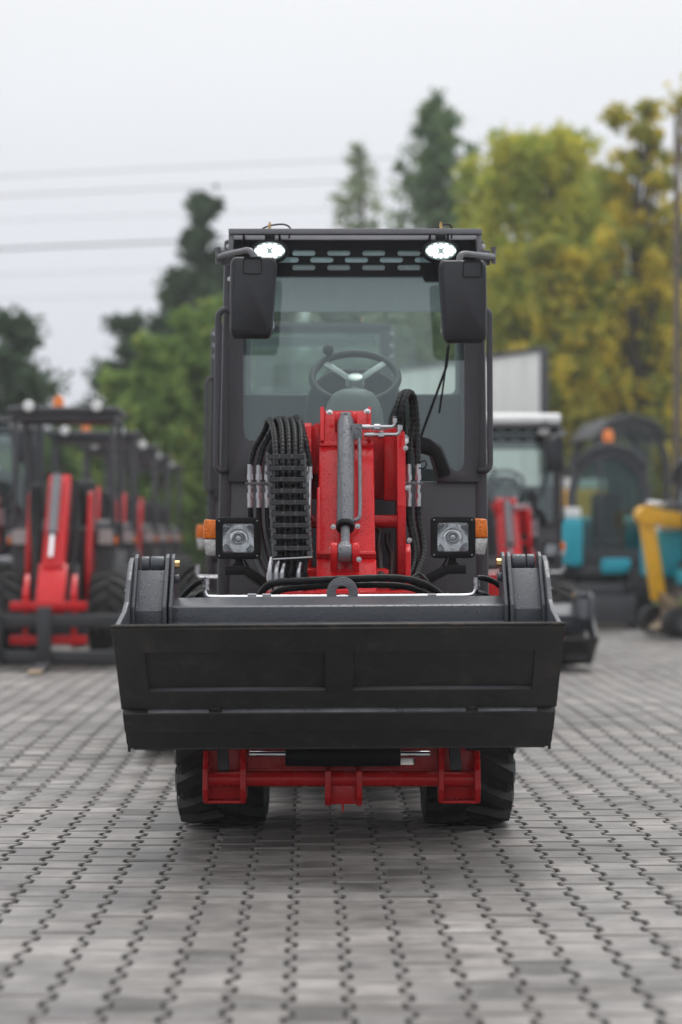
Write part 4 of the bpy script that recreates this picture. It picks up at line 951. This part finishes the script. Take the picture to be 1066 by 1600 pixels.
    for x in (-.38, .38):
        mb = MB(); mb.box(x-.08, x+.08, .36, .44, 1.02, 1.17, .02); hl = mb.build('headlight', M['black'], t)
        MB().plate(rrect(x-.065, x+.065, 1.03, 1.16, .015), [], .006, XZ(.356)).build('lens', M['clear'], hl)
        MB().box(x+.085*math.copysign(1, x)-.02, x+.085*math.copysign(1, x)+.02, .37, .43, 1.03, 1.1, .006).build('amber_signal', M['amber'], hl)
    for x in (-.30, .30):
        mb = MB(); mb.cyl((x, .44, 2.25), (x, .38, 2.25), .055, 18, bev=.01); wl = mb.build('work_light', M['black'], t)
        MB().lathe([(.002, .358), (.04, .362), (.05, .379)], 'y', (x, 0, 2.25), 18).build('lens', M['whitepaint'], wl)
    mb = MB(); mb.cyl((-.12, 1.3, 2.25), (-.12, 1.3, 2.29), .05, 14); be = mb.build('beacon', M['whitepaint'], t); MB().lathe([(.05, 2.29), (.05, 2.36), (.03, 2.39), (.005, 2.395)], 'z', (-.12, 1.3, 0), 16).build('beacon_lens', M['orange'], be)
    return t
ol = open_loader((WX(92, 21), 21.0, 0), 'red boom canopy loader with forks, nearest of the left row', R(1.5))
for px, d, lab in ((142, 26, 'second canopy loader of the left row, just behind the one with forks'),
                   (184, 30, 'third canopy loader of the left row, its posts half hidden'),
                   (212, 34, 'fourth canopy loader of the left row, a small dark frame'),
                   (236, 38, 'farthest canopy loader of the left row')):
    c = place_copy(ol, px, d, lab, GRP, R(3 if d > 20 else 0))

# ------------------------------------------------------------------ excavators
def excavator(name, loc, rz, label, body, armc, cabm, sc, wheeled, arm_pts, roof_lamp=False):
    t = tag(empty(name, loc, rz), label, 'excavator', 'excavators at the far right'); t.scale = (sc,)*3
    if wheeled:
        for x in (-.62, .62):
            for y in (-.55, .75):
                w = put('tyre', TYRE, t, (x, y, .42), (random.random()*6, 0, R(90) if False else 0)); put('rim', RIM, w, (0, 0, 0), (0, 0, math.pi if x > 0 else 0))
        MB().box(-.6, .6, -.75, .95, .38, .58, .04).build('chassis', M['dark'], t)
        mb = MB(); mb.bar((-.55, -.95, .25), (.55, -.95, .25), .36, .05, .01, up=(0, 0, 1)); mb.build('dozer_blade', M['dark'], t)
    else:
        for x in (-.52, .52):
            mb = MB(); ol_ = [(math.cos(a)*.2+(.75 if math.cos(a) > 0 else -.75), .21+math.sin(a)*.2) for a in [2*math.pi*k/20+.01 for k in range(20)]]
            mb.prism(ol_, 'x', x-.13, x+.13, .02); tr_ = mb.build('track', M['tyre'], t)
            for yy in (-.7, -.35, 0, .35, .7): MB().cyl((x-.15, yy, .2), (x+.15, yy, .2), .10, 14).build('roller', M['dark'], tr_)
        MB().box(-.4, .4, -.6, .6, .22, .42, .03).build('chassis', M['dark'], t)
    MB().cyl((0, .05, .56), (0, .05, .66), .45, 28).build('turntable', M['dark'], t)
    mb = MB(); mb.box(-.78, .78, -.55, 1.15, .64, .82, .05, 3); mb.build('deck', M['dark'], t)
    mb = MB(); mb.box(-.95, -.12, -.82, 1.1, .78, 1.42, .07, 4); mb.box(-.75, .78, .72, 1.18, .80, 1.45, .1, 4); mb.build('body', M[body], t)
    MB().box(-.93, -.14, -.78, .4, 1.415, 1.55, .02).build('hood_top', M['whitepaint'], t)
    MB().box(.12, .5, -.66, -.58, .70, .90, .03).build('side_skirt', M[body], t)
    # rounded cab: front arch and rear arch plates joined by roof and side bars
    arch = [(-.28, .82), (-.28, 1.75), (-.2, 2.05), (-.02, 2.25), (.25, 2.32), (.5, 2.25), (.68, 2.05), (.76, 1.75), (.76, .82)]
    hole = [(-.20, 1.0), (-.20, 1.74), (-.13, 1.99), (.02, 2.15), (.25, 2.21), (.46, 2.15), (.61, 1.99), (.68, 1.74), (.68, 1.0)]
    for y in (-.5, .62):
        mb = MB(); mb.plate(arch, [hole], .07, XZ(y), .01); ar = mb.build('cab_arch', M[cabm], t)
        MB().plate(hole, [], .006, XZ(y)).build('pane', M['darkglass'], ar, smooth=False)
    mb = MB(); mb.prism([(-.2, 2.05), (-.02, 2.25), (.25, 2.32), (.5, 2.25), (.68, 2.05), (.74, 2.08), (.54, 2.31), (.25, 2.39), (-.06, 2.31), (-.27, 2.08)], 'y', -.6, .7, .01); mb.build('cab_roof', M[cabm], t)
    for x in (-.26, .74): MB().box(x-.03, x+.03, -.46, .58, .82, 1.05, .01).build('cab_side', M[cabm], t)
    MB().bar((.12, -.52, 1.0), (.12, -.52, 2.2), .05, .04, .01).build('screen_bar', M[cabm], t)
    mb = MB(); mb.box(.02, .46, .15, .3, 1.1, 1.75, .06, 3); mb.box(.02, .46, -.15, .3, 1.0, 1.15, .05, 3); mb.build('seat', M['seat'], t)
    mb = MB(); mb.cyl((.24, .05, 2.38), (.24, .05, 2.42), .07, 14); be = mb.build('beacon' if roof_lamp is not None else 'aerial_base', M['black'], t)
    if roof_lamp is None: pass
    elif roof_lamp: mb = MB(); mb.sphere((.24, .05, 2.50), .13, 14); mb.build('lamp_globe', M['whitepaint'], be)
    else: MB().lathe([(.07, 2.42), (.068, 2.54), (.04, 2.58), (.005, 2.585)], 'z', (.24, .05, 0), 16).build('beacon_lens', M['orange'], be)
    if arm_pts:
        A = [Vector(p) for p in arm_pts]
        mb = MB(); mb.bar(A[0], A[1], .17, .2, .02); bo = mb.build('boom', M[armc], t); MB().cyl(A[1]+Vector((-.13, 0, 0)), A[1]+Vector((.13, 0, 0)), .13, 18).build('elbow', M[armc], bo)
        mb = MB(); mb.bar(A[1], A[2], .15, .19, .02); mb.build('stick', M[armc], t)
        e0, e1 = A[0].lerp(A[1], .25)+Vector((0, 0, .2)), A[1]+Vector((0, .02, .17)); mb = MB(); mb.cyl(e0, e0.lerp(e1, .6), .05, 12); ra = mb.build('ram', M['cyl'], t); MB().cyl(e0.lerp(e1, .6), e1, .028, 10).build('rod', M['chrome'], ra)
        q = A[2]; mb = MB(); mb.prism([(q.y-.05, q.z+.1), (q.y+.12, q.z+.05), (q.y+.25, q.z-.12), (q.y+.2, q.z-.32), (q.y-.02, q.z-.42), (q.y-.1, q.z-.38), (q.y+.08, q.z-.26), (q.y+.1, q.z-.12)], 'x', q.x-.22, q.x+.22, .006)
        dg = mb.build('digging_bucket', M['worn'], t)
        for k in range(4): MB().bar((q.x-.17+.113*k, q.y-.06, q.z-.40), (q.x-.17+.113*k, q.y-.16, q.z-.46), .05, .025, .006).build('tooth', M['dark'], dg)
    return t
excavator('wheeled_excavator', (WX(922, 29.5), 29.5, 0), R(-4), 'dark rounded cab excavator with teal side body and orange beacon', 'teal', 'teal', 'grey', .93, True, None, False)
excavator('yellow_arm_excavator', (WX(1124, 26.5), 26.5, 0), R(-80), 'teal excavator cut by the right edge with its yellow arm folded down', 'teal', 'yellow', 'dark', .82, False,
          [(-.0, -.2, 1.50), (-.0, -1.02, 1.62), (-.0, -.84, .50)], True)
excavator('yellow_excavator', (WX(940, 41), 41, 0), R(8), 'yellow excavator far back, glimpsed behind the dark rounded cab', 'yellow', 'yellow', 'dark', 1.32, False, None, None)

# ------------------------------------------------------------------ trailer, pole, wires, fence
tl = tag(empty('box_trailer', (WX(853, 33), 33, 0), R(0)), 'tall pale grey box trailer rising behind the white roofed loader', 'trailer')
zt_ = WZ(545, 33); ang = R(115); dirv = Vector((math.cos(ang), math.sin(ang), 0))
L_ = 6.5
mb = MB(); mb.bar((-.02, 0, 1.0), (-.02, 0, zt_), .12, .10, .01); mb.build('corner_post', M['dark'], tl)
NP = 13
for k in range(NP):
    a, b_ = dirv*(L_*k/NP+.06), dirv*(L_*(k+1)/NP+.05); mb = MB(); mb.bar(a+Vector((0, 0, (1.1+zt_)/2)), b_+Vector((0, 0, (1.1+zt_)/2)), zt_-1.15, .05, .012, up=(0, 0, 1)); mb.build('side_panel', M['trailer'], tl)
mb = MB(); mb.bar(dirv*.05+Vector((.0, 0, zt_)), dirv*L_+Vector((0, 0, zt_)), .07, .10, .01, up=(0, 0, 1)); mb.build('top_rail', M['dark'], tl)
nrm_ = Vector((dirv.y, -dirv.x, 0))
mb = MB(); mb.bar(nrm_*1.2+Vector((0, 0, (1.1+zt_)/2)), nrm_*.05+Vector((0, 0, (1.1+zt_)/2)), zt_-1.1, .05, .01, up=(0, 0, 1)); mb.build('end_door', M['grey'], tl) if False else mb.bm.free()
mb = MB(); mb.bar(dirv*.1+Vector((0, 0, .95)), dirv*L_+Vector((0, 0, .95)), .16, .2, .02, up=(0, 0, 1)); mb.build('chassis', M['dark'], tl)
for k in (1.0, 4.6, 5.7):
    w = put('tyre', TYRE, tl, tuple(dirv*k+Vector((0, 0, .45))), (0, 0, ang-R(90))); w.scale = (1, 1.12, 1.12); put('rim', RIM, w)
d = 40; pole = MB(); pole.cyl((0, 0, -.1), (0, 0, 8.0), .075, 16, r2=.05)
tag(pole.build('utility_pole', M['pole'], loc=(WX(1058, d), d, 0)), 'tall brown utility pole at the right edge among yellow trees', 'pole')
wires = [(274, 250, .011, 'highest of the blurred power lines at the left'), (304, 283, .013, 'second highest of the blurred power lines at the left'), (343, 326, .007, 'faint thin power line above the thickest one'),
         (387, 368, .028, 'thickest and darkest of the power lines at the left'), (428, 412, .007, 'faint thin power line just below the thickest one'), (466, 455, .006, 'lowest and faintest of the power lines at the left')]
for y0, y1, r_, lab in wires:
    d = 70; pts = []
    for k in range(25):
        px = -900+k*100; py = y0+(y1-y0)*px/530+18*((px-300)/1200)**2; pts.append((WX(px, d), d+k*.3, WZ(py, d+k*.3)))
    o = MB().tube(pts, r_, 6, smooth=False).build('power_line', M['wire']); tag(o, lab, 'power line', 'power lines over the yard')
fn = tag(empty('board_fence', (WX(250, 47), 47, 0)), 'dark board fence behind the left row of loaders', 'fence')
bm_ = MB().box(0, .19, 0, .03, -.06, 1.9, .004).mesh('board', M['fence'])
for k in range(60): put('board', bm_, fn, (k*.2, random.uniform(-.01, .01), random.uniform(-.02, .02)))
for k in range(7): put('post', bm_, fn, (k*2.0, .05, 0), None, (.6, 4, 1.0))

# ------------------------------------------------------------------ trees
random.seed(21); rng = np.random.default_rng(5)
def leaf_cloud(cent, rad, per, size, flat=.75):
    """leaf quads around clump centres; returns verts and per-face clump tone"""
    n = len(cent); N_ = n*per
    base = np.repeat(cent, per, 0); rr = np.repeat(rad, per)[:, None]
    v = rng.normal(size=(N_, 3)); v /= np.linalg.norm(v, axis=1)[:, None]
    pos = base+rng.normal(size=(N_, 3))*rr*.62*np.array([1, 1, flat])
    a = rng.normal(size=(N_, 3)); a /= np.linalg.norm(a, axis=1)[:, None]
    b_ = np.cross(a, rng.normal(size=(N_, 3))); b_ /= np.linalg.norm(b_, axis=1)[:, None]
    s = size*(.6+.8*rng.random((N_, 1)))
    V_ = np.stack([pos-a*s*.5, pos+b_*s*.32, pos+a*s*.5, pos-b_*s*.32], 1).reshape(-1, 3)
    t = np.clip(np.repeat(rng.random(n), per)*.62+rng.random(N_)*.38, 0, 1)
    return V_, t
def crown_obj(V_, t, m, parent):
    n = len(t); me = fast_mesh('crown', V_, np.arange(n*4), np.arange(n)*4, m, t); o = put('crown', me, parent); return o
def tree(name, label, px, d, top, halfw, leaf, shape, clumps, per, size, low=1.0, bark='bark', lean=0, group=None, crad=.55):
    """top: photo row of the tip, halfw: crown half width in photo columns; shape(t)->relative half width, t 0 bottom..1 tip"""
    x0, z1 = WX(px, d), WZ(top, d); hw_ = halfw*d/F
    t_ = tag(empty(name, (x0, d, 0)), label, 'tree', group)
    trunk_r = .035+.012*z1
    pts = [(lean*q*z1*.3+.12*math.sin(q*5+px), .1*math.cos(q*4), q*z1*.93-.1*(q == 0)) for q in [k/8 for k in range(9)]]
    b = MB(); 
    P_ = [Vector(p) for p in pts]; rings = []; bmv = bmesh.new()
    for i, p in enumerate(P_):
        r_ = trunk_r*(1-.88*i/8)+.01; rings.append([bmv.verts.new((p.x+r_*math.cos(a), p.y+r_*math.sin(a), p.z)) for a in [2*math.pi*k/9 for k in range(9)]])
    for A, B in zip(rings, rings[1:]):
        for k in range(9): bmv.faces.new((A[k], A[(k+1) % 9], B[(k+1) % 9], B[k]))
    b._merge(bmv)
    cents = []; rads = []
    for k in range(clumps):
        q = random.random()**.85; zc = low+(z1-low)*q; w = hw_*shape(q)
        a = random.uniform(0, 2*math.pi); rr = w*math.sqrt(random.random())*1.0
        cx_ = lean*q*z1*.3+rr*math.cos(a); cy_ = rr*math.sin(a)*.9
        cents.append((cx_, cy_, zc)); rads.append(max(.12, min(crad*hw_, crad*hw_*(.45+.55*shape(q)))*random.uniform(.55, 1.1)))
        if k % 6 == 0:
            s = Vector(P_[min(7, max(1, int(q*8*.8)))]); b.tube([s, s.lerp(Vector(cents[-1]), .5)+Vector((0, 0, .1)), cents[-1]], trunk_r*.18+.008, 5, step=.8)
    b.build('trunk', M[bark], t_)
    V_, tn = leaf_cloud(np.array(cents), np.array(rads), per, size)
    crown_obj(V_, tn, LEAF[leaf], t_)
    return t_
cone = lambda t: max(.05, (1-t)**.8*1.05)
oval = lambda t: max(.12, math.sin(math.pi*min(1, .12+.88*t))**.6) if t < .9 else .45
poplar = lambda t: (1.0 if t < .78 else max(.10, ((1-t)/.22)**.75))*(.85+.15*math.sin(t*23))
spread = lambda t: .55+.45*math.sin(math.pi*t) if t < .85 else .6
def pine(px, d, top, halfw, label, low=.25, tiers=9, seedv=1):
    x0, z1 = WX(px, d), WZ(top, d); hw_ = halfw*d/F; t_ = tag(empty('pine_tree', (x0, d, 0)), label, 'tree', 'trees beyond the yard')
    rs = random.Random(seedv); b = MB(); b.cyl((0, 0, -.1), (0, 0, z1*.98), .05+.014*z1, 10, r2=.02)
    cents, rads = [], []
    for k in range(tiers):
        q = k/(tiers-1)
        n = 7 if q < .85 else 5
        for j in range(n):
            q = min(1, max(0, (k+rs.uniform(-.6, .6))/(tiers-1))); zc = z1*(low+(1-low)*q)-.1
            a = rs.uniform(0, 2*math.pi); L = hw_*(1.02-q*.86)*rs.uniform(.55, 1.1); tip = Vector((L*math.cos(a), L*math.sin(a), zc+L*rs.uniform(.0, .55)))
            b.tube([(0, 0, zc-.1), tuple(tip)], .02+.004*z1*(1-q), 5, step=.6)
            for f in (.35, .6, .8, 1.0):
                c = Vector((0, 0, zc-.1)).lerp(tip, f); cents.append(tuple(c)); rads.append(hw_*.19*(1.15-q*.55)*rs.uniform(.6, 1.25))
    b.build('trunk', M['bark'], t_)
    V_, tn = leaf_cloud(np.array(cents), np.array(rads), 34, .20, .8); crown_obj(V_, tn, LEAF['pine'], t_); return t_
G = 'trees beyond the yard'
tree('poplar_tree', 'tall dark green poplar above the right end of the cab roof', 680, 62, 150, 80, 'poplar', poplar, 190, 39, .20, low=3.0, group=G, crad=.30)
tree('slender_tree', 'slim pale grey green tree left of the tall poplar', 562, 75, 226, 56, 'pale', poplar, 110, 21, .20, low=3.5, group=G, crad=.32)
tree('yellow_green_tree', 'broad yellow green tree right of the cab mirror', 840, 52, 212, 125, 'yellowgreen', spread, 351, 46, .19, low=1.0, group=G, crad=.27)
tree('yellow_green_tree', 'smaller yellow tree between the poplar and the broad yellow green tree', 752, 57, 252, 66, 'yellowgreen', oval, 170, 41, .19, low=1.0, group=G, crad=.35)
tree('autumn_tree', 'tall sparse autumn tree with golden leaves beside the utility pole', 1000, 46, 160, 78, 'yellow', spread, 202, 35, .17, low=1.2, bark='bark', group=G, crad=.24)
tree('autumn_tree', 'golden autumn tree rising past the right edge of the frame', 1100, 48, 130, 90, 'yellow', spread, 202, 41, .18, low=1.0, group=G, crad=.26)
tree('autumn_tree', 'low orange yellow tree above the pale box trailer', 875, 46, 385, 75, 'yellow', spread, 175, 41, .17, low=1.0, group=G, crad=.3)
for i, (px, d, top, hw_, lab) in enumerate(((935, 60, 262, 95, 'dark green tree between the two tall yellow trees'), (1040, 58, 370, 85, 'dark green tree low behind the utility pole'), (790, 60, 430, 70, 'dark green tree behind the low orange tree'), (880, 63, 340, 70, 'dark green tree behind the broad yellow green tree'))):
    tree('dark_tree', lab, px, d, top, hw_, 'dark', spread, 202, 41, .20, low=.6, group=G, crad=.34)
pine(22, 52, 505, 150, 'lone dark pine at the left edge above the loaders', .22, 8, 3)
pine(322, 60, 312, 112, 'tallest pine on the left, rising behind the cab mirror', .3, 12, 5)
pine(282, 61, 430, 125, 'mid sized pine left of the tallest pine', .3, 9, 8)
pine(196, 58, 500, 105, 'small pine at the left end of the green tree row', .25, 8, 6)
for i, (px, d, top, hw_, lab) in enumerate(((305, 46, 490, 55, 'fresh green tree at the left edge of the cab'), (245, 45, 535, 60, 'fresh green tree in the middle of the left row'), (190, 47, 590, 50, 'low green tree at the left end of the row'), (345, 50, 470, 50, 'green tree half hidden by the left cab pillar'))):
    tree('green_tree', lab, px, d, top, hw_, 'green', oval, 130, 46, .18, low=.5, group=G, crad=.36)
for i, (px, d, top, hw_, lab) in enumerate(((420, 52, 455, 75, 'green tree seen through the left half of the cab windows'), (530, 54, 440, 80, 'green tree seen through the middle of the cab windows'), (640, 52, 430, 80, 'green tree seen through the right half of the cab windows'))):
    tree('green_tree', lab, px, d, top, hw_, 'pale', spread, 170, 46, .19, low=.4, group=G, crad=.34)
for i, (px, d, top, hw_, lab) in enumerate(((60, 50, 690, 70, 'low bush behind the left loaders'), (150, 51, 660, 70, 'rounded bush between the lone pine and the green row'), (-20, 52, 660, 60, 'low bush cut by the left edge'))):
    tree('bush', lab, px, d, top, hw_, 'dark', oval, 80, 41, .18, low=.2, group=G, crad=.4)

# grass verge at the far edge of the paving
tag(plane('grass_verge', -40, 40, 36.2, 44, -.04, mat('verge_soil', (.09, .10, .05), .9, var=.3, vscale=.6)), kind='structure')
nb = 26000; gx = rng.uniform(-9, 9, nb); gy = rng.uniform(36.2, 43, nb); hgt = rng.uniform(.04, .13, nb); an = rng.uniform(0, 6.28, nb); w = .012
pos = np.stack([gx, gy, np.full(nb, -.042)], 1); du = np.stack([np.cos(an), np.sin(an), np.zeros(nb)], 1)*w; up = np.stack([rng.normal(0, .03, nb), rng.normal(0, .03, nb), hgt], 1)
V_ = np.stack([pos-du, pos+du, pos+up], 1).reshape(-1, 3)
tag(link('grass', fast_mesh('grass', V_, np.arange(nb*3), np.arange(nb)*3, LEAF['grass'], rng.random(nb))), 'short green grass along the far edge of the paving', 'grass', kind='stuff')

# ------------------------------------------------------------------ damp air
mb = MB(); mb.box(-110, 110, -4, 110, -1.1, 16, 0); hz = mb.build('haze', None, smooth=False); hz['kind'] = 'stuff'; tag(hz, 'thin damp grey air over the yard', 'haze')
hm = bpy.data.materials.new('damp_air'); hm.use_nodes = True; hm.node_tree.nodes.clear()
pv = hm.node_tree.nodes.new('ShaderNodeVolumePrincipled'); pv.inputs['Color'].default_value = (.9, .92, .95, 1); pv.inputs['Density'].default_value = .0011; pv.inputs['Anisotropy'].default_value = .2
ho = hm.node_tree.nodes.new('ShaderNodeOutputMaterial'); hm.node_tree.links.new(pv.outputs[0], ho.inputs['Volume']); hz.data.materials.append(hm)
